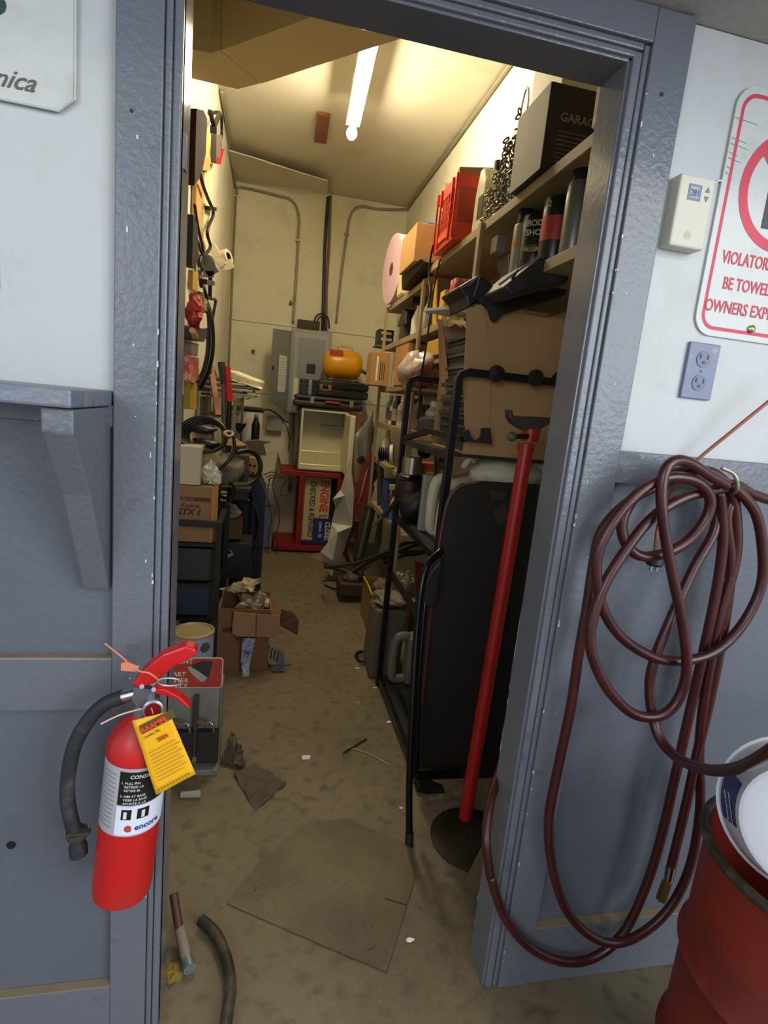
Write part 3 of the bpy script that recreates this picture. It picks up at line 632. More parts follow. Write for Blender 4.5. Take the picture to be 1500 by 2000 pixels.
# signs leaning in the table (rotated 90 deg)
es = thing('engine_sign', 'tan ENGINE LIGHT sign standing on its end inside the red bench', 'sign', (lx+.1, ty+.05, .08))
e0, e1 = on(594, 1060, y=ty+.045), on(641, 942, y=ty+.045)
ex0, ex1, ez0, ez1 = lx+.022, lx+.26, .085, zt-.035
obj('board', MB().box((ex0, ty+.075, ez0), (ex1, ty+.085, ez1)), mat('#CDBB92', .7, 0, .05), es, bevel=.002)
obj('frame_edge', MB().box((ex0-.008, ty+.07, ez0), (ex0+.006, ty+.09, ez1+.004)), mat('#7d7a58', .6), es)
ROT_D = Matrix.Rotation(-math.pi/2, 3, 'Y').inverted() @ ROT_F
rd = Euler((0, math.pi/2, 0)).to_matrix() @ ROT_F
text('ENGINE LIGHT', (ex0+.15, ty+.0735, ez1-.02), .105, mat('#C4452E', .6), es, rd, bold=.03, sx=.80)
text('CHECKED & REPAIRED', (ex0+.055, ty+.0735, ez1-.03), .072, INK, es, rd, bold=.012, sx=.72, shear=.2)
cs = thing('closed_sign', 'dark blue CLOSED COME IN sign lying against the tan sign in the red bench', 'sign', (ex1-.05, ty+.03, .08))
cx0, cx1, cz1 = on(613, 1012, y=ty+.04).x, on(613, 1012, y=ty+.04).x+.20, on(613, 1012, y=ty+.04).z
obj('board', MB().box((cx0, ty+.045, .12), (cx1, ty+.055, cz1)), mat('#233372', .5), cs, bevel=.002)
text('CLOSED', (cx0+.11, ty+.0435, cz1-.03), .062, WHT, cs, rd, bold=.03, sx=.85)
text('COME IN', (cx0+.055, ty+.0435, cz1-.03), .028, WHT, cs, rd, bold=.03, sx=.85)
obj('footer', MB().box((cx0+.05, ty+.0435, .14), (cx0+.085, ty+.0445, .17)), mat('#7fa0d8', .5), cs)
o = obj('blue_tray', MB().box((cx0-.10, ty+.002, .078), (cx0+.2, ty+.04, .115)), mat('#182257', .4), bevel=.006); tag(o, 'dark blue tray edge under the signs in the red bench', 'tray')
o = obj('black_board', MB().box((ex1+.004, ty+.10, .25), (ex1+.18, ty+.11, ez1)), BLKR); tag(o, 'black board behind the tan sign in the red bench', 'board')
# mini fridge
fr = thing('mini_fridge', 'old mini fridge with white interior and open door on the red bench', 'fridge', (.45, 4.15, zt+.03))
fy = 3.95
F0, F1 = on(577, 915, y=fy), on(674, 930, y=fy)
fx0, fx1 = on(583, 860, y=fy).x, on(680, 860, y=fy).x
fz0, fz1 = zt+.028, on(620, 797, y=fy).z
FD = mat('#4a4238', .5, .1, .2); FI = mat('#DDD7B4', .35, 0, .03)
obj('body', MB().box((fx0-.0, fy, fz0), (fx0+.012, YB-.16, fz1)).box((fx1-.012, fy, fz0), (fx1, YB-.16, fz1)).box((fx0, fy, fz0), (fx1, YB-.16, fz0+.014)).box((fx0, fy, fz1-.014), (fx1, YB-.16, fz1)).box((fx0, YB-.175, fz0), (fx1, YB-.16, fz1)), FD, fr, bevel=.002)
obj('liner', MB().box((fx0+.012, fy+.004, fz0+.014), (fx0+.03, YB-.18, fz1-.014)).box((fx1-.03, fy+.004, fz0+.014), (fx1-.012, YB-.18, fz1-.014)).box((fx0+.03, fy+.004, fz0+.014), (fx1-.03, YB-.18, fz0+.035)).box((fx0+.03, fy+.004, fz1-.03), (fx1-.03, YB-.18, fz1-.014)).box((fx0+.03, YB-.195, fz0+.035), (fx1-.03, YB-.18, fz1-.03)), FI, fr)
gm = MB()
for k in range(22):
    xx = fx0+.045+k*(fx1-fx0-.09)/21; gm.cyl((xx, fy+.06, fz0+.05), (xx, fy+.06, fz0+.17), .0025, n=6)
gm.cyl((fx0+.032, fy+.06, fz0+.17), (fx1-.032, fy+.06, fz0+.17), .004, n=6).cyl((fx0+.032, fy+.06, fz0+.05), (fx1-.032, fy+.06, fz0+.05), .004, n=6)
obj('wire_rack', gm, mat('#cbbf86', .3, .3), fr, stuff=True)
obj('freezer_shelf', MB().box((fx0+.2, fy+.12, fz1-.16), (fx1-.031, YB-.2, fz1-.15)), STEEL, fr)
fd = obj('door', MB().box((fx1-.004, fy-.42, fz0-.02), (fx1+.035, fy-.003, fz1-.0)), mat('#6b4326', .5, 0, .2, 4), fr, bevel=.004)
obj('door_liner', MB().box((fx1-.05, fy-.40, fz0+.02), (fx1-.004, fy-.02, fz1-.03)), FI, fd, bevel=.01)
# black tool cases on the fridge, yellow tank on top
k1 = thing('tool_case', 'long black tool case with red handle lying on the mini fridge', 'tool case', (.45, 4.1, fz1))
q0, q1 = on(573, 795, y=3.93), on(708, 800, y=3.93)
CB = mat('#252422', .45, 0, .2, 8, .1, 60)
kx0, kx1, kz = q0.x, q1.x, fz1+.004
obj('shell', MB().box((kx0, 3.93, kz), (kx1, 4.235, kz+.055)), CB, k1, bevel=.018, seg=3)
obj('lid', MB().box((kx0+.006, 3.935, kz+.058), (kx1-.006, 4.23, kz+.10)), CB, k1, bevel=.018, seg=3)
obj('handle', MB().box((kx0+.27, 3.905, kz+.045), (kx0+.40, 3.93, kz+.065)), mat('#8c2a25', .5), k1, bevel=.006)
for xx in (kx0+.14, kx1-.12): obj('latch', MB().box((xx, 3.918, kz+.03), (xx+.035, 3.934, kz+.085)), mat('#857a5e', .5), k1, bevel=.003)
k2 = thing('tool_case', 'black ribbed drill case with orange latches under the yellow tank', 'tool case', (.5, 4.1, kz+.1))
u0, u1 = on(620, 780, y=3.93), on(719, 782, y=3.93); ux0, ux1, uz = u0.x, u1.x, kz+.104
obj('shell', MB().box((ux0, 3.94, uz), (ux1, 4.23, uz+.07)), CB, k2, bevel=.02, seg=3)
obj('lid', MB().box((ux0, 3.94, uz+.072), (ux1, 4.23, uz+.145)), CB, k2, bevel=.02, seg=3)
for k in range(7): obj('rib', MB().box((ux0+.12, 3.934, uz+.03+k*.016), (ux1-.03, 3.9405, uz+.037+k*.016)), BLK, k2)
for xx in (ux0+.01, ux0+.085): obj('latch', MB().box((xx, 3.925, uz+.05), (xx+.03, 3.942, uz+.10)), mat('#8f4a2c', .5), k2, bevel=.003)
o = obj('foam_scrap', MB().box((ux0+.10, 3.98, uz+.147), (ux0+.36, 4.15, uz+.155)), BLK); tag(o, 'black strip between the yellow tank and the drill case', 'strip')
at = thing('air_tank', 'yellow portable air tank lying on the black drill case', 'air tank', (.6, 4.1, uz+.16))
c1, c2 = on(628, 705, y=4.08), on(711, 712, y=4.08); rr_ = .125
cz_ = uz+.156+rr_+.012; a_ = Vector((c1.x+.01, 4.09, cz_)); L_ = c2.x-c1.x-.02
YT = mat('#DB9A0E', .3, 0, .06, 4, .05, 60)
obj('tank', MB().lathe([(.001, 0), (.05, .006), (.09, .022), (.115, .05), (rr_, .095), (rr_, L_-.095), (.115, L_-.05), (.09, L_-.022), (.05, L_-.006), (.001, L_)], a_, (1, 0, 0), 36), YT, at, smooth=A)
obj('foot', MB().bar(a_+Vector((.08, -.08, -rr_-.011)), a_+Vector((.08, .08, -rr_-.011)), .02, .012), YT, at); obj('foot', MB().bar(a_+Vector((L_-.09, -.08, -rr_-.011)), a_+Vector((L_-.09, .08, -rr_-.011)), .02, .012), YT, at)
obj('handle', MB().tube([a_+Vector((.13, 0, rr_-.004)), a_+Vector((.14, 0, rr_+.03)), a_+Vector((.25, 0, rr_+.03)), a_+Vector((.26, 0, rr_-.004))], .008, 8, 3), YT, at, smooth=True)
lbm = MB(); vs = []
for k in range(7):
    t = math.radians(100+40*k/6)
    for xx in (.05, .17): vs.append(a_+Vector((xx, -(rr_+.001)*math.sin(t-math.pi/2+.2), (rr_+.001)*math.cos(t-math.pi/2+.2))))
obj('warning_label', lbm.add(vs, [(2*k, 2*k+2, 2*k+3, 2*k+1) for k in range(6)]), mat('#9e3a20', .6), at)
obj('valve', MB().cyl(a_+Vector((L_-.01, 0, -.03)), a_+Vector((L_+.05, -.02, -.06)), .016, n=10), BLK, at)
o = obj('tank_hose', MB().tube([a_+Vector((L_+.03, -.02, -.05)), a_+Vector((L_+.09, -.05, -.09)), a_+Vector((L_+.15, -.05, -.13))], .013, 8), BLKR, smooth=True); tag(o, 'short black hose at the right end of the yellow tank', 'hose')
# bins left of the bench
o = obj('storage_bin', MB().box((x0_-.19, 4.02, .005), (x0_-.04, 4.33, .40)).box((x0_-.20, 4.01, .40), (x0_-.036, 4.34, .43)), mat('#6d7386', .55, 0, .1, 4, .1, 30), bevel=.006); tag(o, 'grey blue plastic bin on the floor left of the red bench', 'bin')
o = obj('storage_box', MB().box((x0_-.18, 4.05, .432), (x0_-.05, 4.30, .56)), mat('#9a958a', .7, 0, .2), bevel=.004); tag(o, 'pale box stacked on the grey blue bin by the red bench', 'box')
rng = random.Random(5)
for i, (pts, lab) in enumerate((([(540, 925), (532, 950), (543, 985), (545, 1020), (536, 1050)], 'thin dark cord hanging beside the blue cabinet, left of the red bench'),
        ([(528, 930), (522, 970), (530, 1010), (524, 1055), (528, 1095), (541, 1080), (540, 1045)], 'thin dark cord looping down to the floor left of the red bench'),
        ([(560, 935), (548, 960), (552, 968), (570, 962)], 'short black cord lying over the grey blue bin'))):
    o = obj('thin_cable', MB().tube([on(a, b, y=3.86-.02*i) for a, b in pts], .005, 6, 6), mat('#3a352b', .6), smooth=True); tag(o, lab, 'cable')
for i, lab in enumerate(('upper brown wire stretched to the red bench edge', 'middle brown wire stretched to the red bench edge', 'lowest brown wire stretched to the red bench edge')):
    o = obj('thin_cable', MB().tube(pl([(515+i*4, 928+i*5), (530, 922+i*6), (548, 926+i*4), (566, 930+i*5), (583, 938+i*3)], y=3.86), .005, 6), mat('#4a3d30', .6), smooth=True); tag(o, lab, 'cable')

# leaning red bumper / tail lamp, white crumpled sheet, pipes
tail = thing('car_lamp', 'long dusty red car tail lamp leaning on end beside the mini fridge', 'lamp', (.75, 3.2, 0))
RL = mat('#6d2a20', .45, 0, .3, 8, .3, 30, '#a06a58', .6, 7)
obj('housing', pxp([(722, 884), (743, 900), (742, 930), (729, 946), (733, 952), (716, 1000), (706, 1018), (712, 1030), (706, 1042), (684, 1052), (678, 1075), (686, 1098), (679, 1100), (668, 1080), (664, 1050), (680, 1000), (690, 960), (700, 930), (712, 900)], .09, y=3.25), RL, tail, bevel=.01)
for i, (a, b, r_) in enumerate(((727, 919, .034), (705, 898, .028), (694, 1024, .03))):
    p = on(a, b, y=3.245)
    s_ = obj('lamp_socket', MB().lathe([(r_*1.25, -.002), (r_*1.2, .008), (r_, .012), (r_*.8, .004), (.001, .003)], p, (0, -1, 0), 18), mat('#4c3a32', .6, 0, .3), tail, smooth=A)
    obj('bulb', MB().bar(p+Vector((-.015, -.012, -.01)), p+Vector((.018, -.012, .012)), .012, .012), BLK, s_)
obj('mount_rib', pxp([(714, 925), (720, 912), (708, 962), (700, 985)], .02, y=3.235), mat('#b07a68', .5), tail)
sh1 = mat('#C9C5BC', .7, 0, .06, 6, .2, 20)
cs_ = thing('crumpled_sheet', 'tall crumpled white plastic sheet leaning beside the red bench', 'sheet', (.45, 3.1, 0))
def facet(pts, tris, name, m, parent=None, th=.004):
    mb = MB(); V = [on(a, b, y=c) for a, b, c in pts]; k = len(V)
    mb.add(V+[v+Vector((0, th, 0)) for v in V], [t for t in tris]+[tuple(k+i for i in t[::-1]) for t in tris])
    return obj(name, mb, m, parent)
facet([(683, 896, 3.25), (676, 930, 3.15), (692, 962, 3.2), (665, 957, 3.28), (650, 975, 3.15), (655, 990, 3.22), (673, 968, 3.08), (688, 1028, 3.12), (648, 1021, 3.2), (690, 1010, 3.2), (640, 1060, 3.12), (626, 1078, 3.15), (682, 1045, 3.2), (668, 1085, 3.14), (655, 1108, 3.1), (632, 1100, 3.15), (648, 1127, 3.1), (640, 1050, 3.25), (660, 1040, 3.05), (650, 1095, 3.05)],
      [(0,1,2), (0,3,1), (1,3,6), (3,4,6), (4,5,6), (1,6,2), (5,8,6), (6,8,7), (6,7,2), (2,7,9), (8,10,18), (8,18,7), (7,18,12), (10,11,19), (18,10,19), (18,19,13), (18,13,12), (11,15,19), (15,14,19), (19,14,13), (15,16,14), (9,7,12)], 'sheet', sh1, cs_)
o = obj('clear_wrap', MB().sheet([on(690, 1110, y=3.4), on(715, 1110, y=3.45), on(730, 800, y=3.5), on(694, 850, y=3.45)], 8, 10, .02, 4), mat('#77736a', .25, 0, .2, 8, .2, 20), smooth=True); tag(o, 'grey crumpled plastic wrap behind the red tail lamp', 'plastic wrap')
o = obj('board', MB().prism(pl([(690, 850), (728, 815), (734, 850), (702, 935), (678, 960)], y=3.6), (0, .02, 0)), mat('#6a665c', .5, 0, .2, 6, .3, 20)); tag(o, 'grey plastic panel leaning behind the red tail lamp', 'panel')
o = obj('exhaust_pipe', MB().cyl(on(700, 1090, y=2.95), on(722, 995, y=3.0), .045, n=18).lathe([(.04, -.002), (.05, 0), (.05, .02), (.045, .02)], on(722, 993, y=3.0), (.1, 0, 1), 18), mat('#4f4a42', .35, .6, .2), smooth=A); tag(o, 'dull grey round pipe standing behind the jack arms', 'pipe')
o = obj('air_stand', MB().prism(pl([(738, 900), (748, 895), (752, 960), (745, 1060), (730, 1100), (722, 1100), (738, 1030)], y=2.9), (0, .03, 0)), mat('#3b352a', .8, 0, .2)); tag(o, 'dark board standing between the pipe and the shelf post', 'board')
o = obj('pink_rag', MB().sheet([on(606, 1088, z=.004), on(628, 1098, z=.004), on(640, 1090, z=.02), on(620, 1076, z=.004)], 5, 5, .006, 3), mat('#8e7272', .9)); tag(o, 'small pinkish rag on the floor under the white sheet', 'rag')
ja = thing('floor_jack', 'dusty brown jack head and arms lying on the floor beyond the rack', 'jack', (.7, 2.8, 0))
JB = mat('#4c3c30', .6, .3, .3, 10, .2, 40)
obj('arm', MB().tube([on(640, 1106, y=2.95), on(665, 1112, y=2.85), on(690, 1122, y=2.75)], .018, 8), JB, ja, smooth=True)
obj('arm', MB().bar(on(690, 1118, y=2.8), on(752, 1078, y=2.7), .05, .035), mat('#7c766c', .5, .4, .2), ja, bevel=.005)
obj('head', MB().blob(on(692, 1128, y=2.75), .09, .06, .04, .2, 8), JB, ja)
obj('foot', MB().box(on(664, 1140, y=2.65), on(700, 1148, y=2.85)), JB, ja, bevel=.01)
HB = mat('#2c2823', .5, 0, .3)
for i, pts in enumerate(([(636, 1100), (640, 1108), (700, 1098), (745, 1082), (790, 1062), (815, 1052), (835, 1048)], [(690, 1118), (720, 1098), (760, 1082), (800, 1078), (835, 1078)], [(745, 1085), (775, 1068), (800, 1060), (838, 1058)], [(750, 1100), (790, 1085), (815, 1082), (842, 1072)], [(748, 1092), (780, 1078), (810, 1066), (842, 1063)])):
    o = obj('rubber_hose', MB().tube([on(a, b, y=2.75-.10*k) for k, (a, b) in enumerate(pts)], .012, 8), HB, smooth=True); tag(o, ['longest dark rubber hose, running from the white sheet to the black rack', 'dark rubber hose rising from the jack head towards the rack', 'uppermost dark rubber hose of the pile by the shelf posts', 'lowest dark rubber hose of the pile by the shelf posts', 'dark rubber hose in the middle of the pile by the shelf posts'][i], 'hose', 'hoses piled by the shelf posts')
o = obj('floor_wire', MB().tube([on(a, b, z=.006) for a, b in ((630, 1135), (650, 1133), (668, 1142), (655, 1150), (634, 1142))], .006, 6, 6), HB, smooth=True); tag(o, 'brown wire loop on the floor before the jack head', 'wire')
o = obj('floor_cable', MB().tube([on(a, b, z=.008) for a, b in ((722, 1272), (702, 1272), (694, 1280), (704, 1290), (724, 1292))], .005, 6, 6).tube([on(a, b, z=.016) for a, b in ((724, 1276), (706, 1275), (697, 1283), (708, 1293), (722, 1290))], .005, 6, 6), BLKR, smooth=True, stuff=True); tag(o, 'small coil of black cable on the floor by the rack foot', 'cable')
# floor litter
mt = thing('floor_mat', 'clear stained plastic floor mat lying askew in the doorway', 'mat', on(640, 1750, z=0))
obj('sheet', MB().prism([on(a, b, z=.001) for a, b in ((505, 1692), (590, 1612), (680, 1600), (800, 1655), (812, 1712), (755, 1900), (640, 1852), (443, 1766))], (0, 0, .0035)), mat('#66593f', .5, 0, .3, 14, .4, 14, '#443829', .8, 3, lo=.42, hi=.62), mt)
dt = MB()
rng = random.Random(9)
for i in range(60):
    u_, v2 = rng.random(), rng.random()*.9+.05; q_ = lambda A, B, t: (A[0]+(B[0]-A[0])*t, A[1]+(B[1]-A[1])*t)
    b_ = q_(q_((460, 1764), (750, 1885), u_), q_((530, 1690), (795, 1720), u_), v2); a = on(b_[0], b_[1], z=.0052)
    dt.cyl(a, a+Vector((0,0,.0004)), .0022, n=6)
obj('rivet_dots', dt, BLK, mt, stuff=True)
obj('crease', MB().bar(on(752, 1755, z=.0052), on(796, 1768, z=.0052), .003, .001), BLK, mt)
rg = facet, 0
o = obj('dirty_rag', MB().sheet([on(432, 1492, z=.012), on(452, 1425, z=.05), on(472, 1462, z=.02), on(480, 1498, z=.012)], 8, 8, .012, 7, jag=.006), mat('#40382e', .9, 0, .4, 20, .4, 40, '#7a7266', .6, 25), smooth=False); tag(o, 'dark crumpled oily rag on the floor beside the red topped display stand', 'rag')
o = obj('cardboard_scrap', MB().sheet([on(498, 1582, z=.005), on(560, 1528, z=.006), on(500, 1492, z=.02), on(455, 1510, z=.01)], 8, 8, .006, 11, jag=.004), mat('#5d5242', .9, 0, .3, 14, .4, 40, '#3b342a', .6, 9)); tag(o, 'torn grey brown cardboard scrap on the floor in front of the oily rag', 'cardboard')
o = obj('paper_label', MB().prism([on(a, b, z=.001) for a, b in ((590, 1476), (604, 1475), (607, 1478), (604, 1483), (590, 1484))], (0, 0, .0015)), WHT); tag(o, 'small white paper label on the floor in the aisle', 'label')
o = obj('zip_tie', MB().tube([on(680, 1459, z=.004), on(720, 1472, z=.004), on(762, 1494, z=.004)], .0018, 6), mat('#b8a47c', .5)); tag(o, 'long tan zip tie on the floor in the aisle', 'zip tie')
o = obj('bolt', MB().tube([on(671, 1470, z=.006), on(716, 1443, z=.006)], .003, 6), BLK); tag(o, 'thin black rod on the floor crossing the zip tie', 'rod')
for i, (a, b) in enumerate(((698, 1305), (733, 1343), (760, 1410), (784, 1578), (800, 1835), (700, 1372))):
    p = on(a, b, z=.003); s_ = (.012, .011, .013, .008, .011, .006)[i]
    o = obj('paint_flake', MB().blob(p, s_, s_*.6, .003, .3, i+1, 8, 5), WHT); tag(o, ['white flake on the floor by the coiled cable', 'white flake beside the rack foot', 'white flake on the floor by the rack bottom rail', 'white flake left of the folded chair leg', 'white flake right of the plastic mat', 'tiny pale flake on the floor in the aisle'][i], 'flake')
o = obj('plastic_tube', MB().cyl(on(353, 1552, z=.012), on(392, 1550, z=.012), .011, .014, 10), mat('#a5a097', .2, .1), smooth=A); tag(o, 'small clear plastic tube on the floor beside the door casing', 'tube')
o = obj('rubber_hose', MB().tube([on(a, b, z=.018) for a, b in ((392, 1797), (420, 1822), (440, 1865), (450, 1920), (445, 1970), (435, 2040))], .014, 10), mat('#2a2621', .6, 0, .3, 10, .2, 60, '#6b5d47', .6, 14), smooth=A); tag(o, 'curved black rubber hose piece on the floor in the doorway', 'hose')
wr = thing('breaker_bar', 'rusty rod with taped end leaning beside the left door casing', 'bar', on(350, 1850, z=.01))
obj('rod', MB().cyl(on(339, 1745, z=.10), on(350, 1815, z=.04), .011, n=10), mat('#5a3a2e', .6, .4, .3), wr, smooth=A)
obj('grip', MB().cyl(on(350, 1812, z=.04), on(366, 1880, z=.018), .013, n=12), mat('#8d7d72', .7, 0, .2), wr, smooth=A)
obj('end_cap', MB().cyl(on(365, 1872, z=.018), on(371, 1893, z=.018), .0155, n=12), mat('#7e8a8c', .4, .5), wr, smooth=A)
o = obj('straw', MB().blob(on(340, 1900, z=.004), .02, .03, .006, .5, 4), mat('#8f7434', .9), stuff=True); tag(o, 'yellow brown debris on the floor by the left casing', 'debris')
# ---------------------------------------------------------------- left side of the room
def fbox(a, b, y, d, mb=None):
    p, q = on(*a, y=y), on(*b, y=y); return (mb or MB()).box((p.x, y, q.z), (q.x, y+d, p.z))
def one(name, label, cat, mb, m, group=None, **k):
    o = obj(name, mb, m, **k); return tag(o, label, cat, group)
WXL = XL
# upper wall: coat, snips, boards, cord
one('dark_coat', 'long black and dark red cloth hanging high on the left wall by the door', 'cloth', MB().prism(pl([(384, 212), (398, 216), (405, 232), (402, 300), (396, 330), (388, 352), (380, 362)], x=-.36), (-.05, .02, 0)), mat('#1d1013', .9, 0, .3, 10, .4, 20, '#5a1512', .8, 8))
tw = thing('tin_snips', 'grey and red handled tin snips hanging high on the left wall', 'snips', on(415, 260, x=-.40))
obj('jaw', MB().bar(on(410, 217, x=-.39), on(419, 250, x=-.39), .02, .014).bar(on(429, 222, x=-.39), on(417, 250, x=-.39), .02, .014), BLKM, tw)
obj('pivot', MB().bar(on(417, 245, x=-.39), on(417, 262, x=-.39), .035, .025), BLKM, tw, bevel=.005)
obj('handle', MB().prism(pl([(412, 260), (423, 262), (424, 300), (418, 318), (412, 316)], x=-.395), (.03, 0, 0)), mat('#5c554c', .6), tw, bevel=.004)
obj('red_grip', MB().prism(pl([(420, 288), (425, 290), (418, 319), (412, 317), (412, 306), (418, 304)], x=-.398), (.037, 0, 0)), RED, tw)
one('steel_hook', 'thin black hook bar on the left wall beside the tin snips', 'hook', MB().tube(pl([(412, 221), (430, 221), (433, 245), (432, 268), (425, 272)], x=-.41), .009, 6), BLKM, smooth=True)
for i, (a, b, c, d, col, lab) in enumerate(((402, 256, 411, 312, '#C9A662', 'pale wooden handle hanging left of the tin snips'), (396, 306, 411, 335, '#B08F58', 'small tan wood block on the left wall under the tin snips'))):
    one('wooden_tool', lab, 'tool', MB().prism(pl([(a, b), (c, b+6), (c-1, d), (a-2, d-4)], x=-.395), (-.02, 0, 0)), mat(col, .6))
LW = mat('#DDD2AE', .5, 0, .05)
one('wall_board', 'tall cream board fixed upright on the left wall below the tin snips', 'board', MB().prism(pl([(400, 335), (419, 318), (414, 505), (396, 500)], x=-.41), (-.015, 0, 0)), LW)
one('wall_board', 'narrow tan strip of wood on the left wall at the door side', 'board', MB().prism(pl([(384, 362), (396, 335), (390, 500), (381, 470)], x=-.405), (-.02, 0, 0)), mat('#C79B5A', .6))
one('dark_cloth', 'black cloth hanging against the left wall behind the door jamb', 'cloth', MB().prism(pl([(378, 420), (386, 440), (388, 500), (380, 525), (375, 520)], x=-.36), (-.03, 0, 0)), BLKR)
one('electric_cable', 'black electric cable zigzagging down the left wall', 'cable', MB().tube(pl([(390, 335), (396, 360), (405, 385), (415, 408), (416, 422), (408, 440), (405, 458), (411, 480), (405, 492), (398, 498), (391, 505), (390, 530), (393, 560)], x=-.385), .009, 8), BLKR, smooth=True)
one('electric_cable', 'thin black cable hanging in a loop nearest the door on the left wall', 'cable', MB().tube(pl([(380, 400), (386, 440), (395, 480), (397, 496), (392, 490), (386, 470)], x=-.38), .007, 8), BLKR, smooth=True)
one('wall_peg', 'small black peg holding the cable on the left wall', 'peg', MB().bar(on(403, 406, x=-.40), on(418, 408, x=-.39), .03, .02), BLKM)
# tape rolls
def tape(px, py, y, r, wd, col, label, axis=(.5, -.6, .4)):
    t = thing('packing_tape', label, 'tape', on(px, py, y=y)); c = on(px, py, y=y); ax_ = Vector(axis).normalized()
    obj('roll', MB().lathe([(r*.62, 0), (r, 0), (r, wd), (r*.62, wd), (r*.62, 0)], c-ax_*wd/2, ax_, 22), mat(col, .3, 0, .1), t, smooth=A)
    obj('core', MB().lathe([(r*.55, .001), (r*.61, .001), (r*.61, wd-.001), (r*.55, wd-.001), (r*.55, .001)], c-ax_*wd/2, ax_, 18), mat('#5a402a', .8), t, smooth=A)
    return t
t1_ = tape(440, 504, 2.6, .045, .05, '#C8BFA8', 'clear packing tape roll in a dispenser sticking out of the left wall', (1, -.5, .35))
obj('dispenser_arm', MB().bar(on(412, 478, y=2.6), on(436, 520, y=2.56), .012, .05).bar(on(436, 521, y=2.56), on(455, 514, y=2.56), .01, .05), mat('#D8D2C2', .2, .2), t1_)
t2_ = tape(403, 516, 2.2, .042, .05, '#4e3524', 'brown packing tape roll on the left wall beside the cable', (.9, -.6, .1))
obj('dispenser_frame', MB().bar(on(395, 500, y=2.16), on(418, 536, y=2.16), .008, .06).bar(on(396, 535, y=2.16), on(418, 536, y=2.16), .008, .03), STEEL, t2_)
cl = thing('bar_clamp', 'black bar clamp hanging on the left wall below the tape rolls', 'clamp', on(410, 580, x=-.37))
obj('bar', MB().bar(on(411, 538, x=-.37), on(410, 585, x=-.37), .02, .012), BLKM, cl); obj('jaw', MB().bar(on(398, 550, x=-.37), on(414, 553, x=-.37), .03, .025), BLKM, cl)
obj('frame', MB().tube(pl([(404, 580), (412, 584), (421, 586), (418, 605), (414, 625), (410, 605)], x=-.37), .009, 6, 3), BLKM, cl)
one('steel_rod', 'bright steel rod hanging slanted on the left wall beside the clamp', 'rod', MB().bar(on(388, 525, x=-.38), on(404, 580, x=-.38), .014, .014), CHROME)
one('curved_hose', 'thick glossy black curved hose hanging on the left wall', 'hose', MB().tube([on(a, b, y=2.3) for a, b in ((384, 577), (396, 585), (406, 612), (411, 650), (410, 690), (402, 725), (394, 742), (387, 756))], .025, 14), mat('#111113', .22, 0, .1), smooth=True)
one('yellow_card', 'yellow cardboard strip on the left wall above the black hose', 'card', MB().prism(pl([(377, 528), (388, 535), (386, 570), (376, 565)], x=-.37), (-.02, 0, 0)), mat('#B89332', .7))
one('red_bag', 'red and white bag hanging left of the curved black hose', 'bag', MB().blob(on(380, 602, y=1.75), .035, .04, .06, .3, 3), mat('#A82B26', .6, 0, .3, 20, dirt='#d8cfc0', dirt_amt=.8, ds=20))
one('red_bag', 'lower red packet under the red and white bag on the left wall', 'bag', MB().blob(on(380, 625, y=1.72), .03, .04, .04, .3, 5), mat('#8e201e', .6))
one('white_packet', 'white packet hanging behind the curved black hose', 'packet', MB().prism(pl([(390, 610), (403, 612), (405, 640), (390, 645)], x=-.36), (-.03, 0, 0)), mat('#D8D0BC', .5, 0, .1))
one('tan_bag', 'tan paper bag hanging above the white packet', 'bag', MB().blob(on(391, 594, y=2.1), .035, .04, .05, .3, 8), mat('#8f7a50', .8))
one('tool_tray', 'dark tool tray on the left wall above the red blister pack', 'tray', MB().prism(pl([(374, 640), (404, 642), (405, 655), (398, 668), (374, 662)], x=-.35), (-.06, 0, 0)), mat('#3a322b', .6, .2, .3, 14, .3, 30))
one('small_hammer', 'short pale wooden hammer shaft on the dark tool tray', 'hammer', MB().cyl(on(375, 645, x=-.33), on(382, 658, x=-.33), .012, n=8), mat('#C6A26A', .6), smooth=A)
one('blister_pack', 'red and clear blister pack on the left wall', 'package', MB().prism(pl([(373, 695), (388, 700), (388, 742), (371, 745)], x=-.35), (-.03, 0, 0)), mat('#B53B35', .25, 0, .3, 20, dirt='#d9cdbd', dirt_amt=.7, ds=25))
one('grey_pack', 'grey blister pack above the red one on the left wall', 'package', MB().prism(pl([(374, 668), (388, 672), (386, 696), (373, 692)], x=-.36), (-.03, 0, 0)), mat('#6f685f', .4, 0, .2))
one('yellow_level', 'yellow wooden strip standing against the left wall', 'strip', MB().prism(pl([(372, 745), (385, 748), (384, 800), (371, 800)], x=-.37), (-.03, 0, 0)), mat('#A68A22', .6, 0, .2, 20))
one('brown_rag', 'brown leather scrap hanging by the wooden stick on the left wall', 'rag', MB().prism(pl([(413, 705), (425, 735), (418, 745), (412, 725)], x=-.35), (-.02, 0, 0)), mat('#4c3321', .8))
one('wooden_stick', 'reddish wooden stick leaning upright on the left', 'stick', MB().bar(on(412, 715, y=2.45), on(426, 812, y=2.2), .028, .02), mat('#8A5230', .6, 0, .15))
bc_ = thing('bolt_cutter', 'long bolt cutter with one grey and one red grip standing upright', 'bolt cutter', on(445, 830, y=2.2))
obj('grip', MB().cyl(on(432, 707, y=2.25), on(437, 750, y=2.25), .019, n=12), mat('#3a3733', .6), bc_, smooth=A); obj('grip', MB().cyl(on(443, 716, y=2.25), on(448, 784, y=2.25), .019, n=12), RED, bc_, smooth=A)
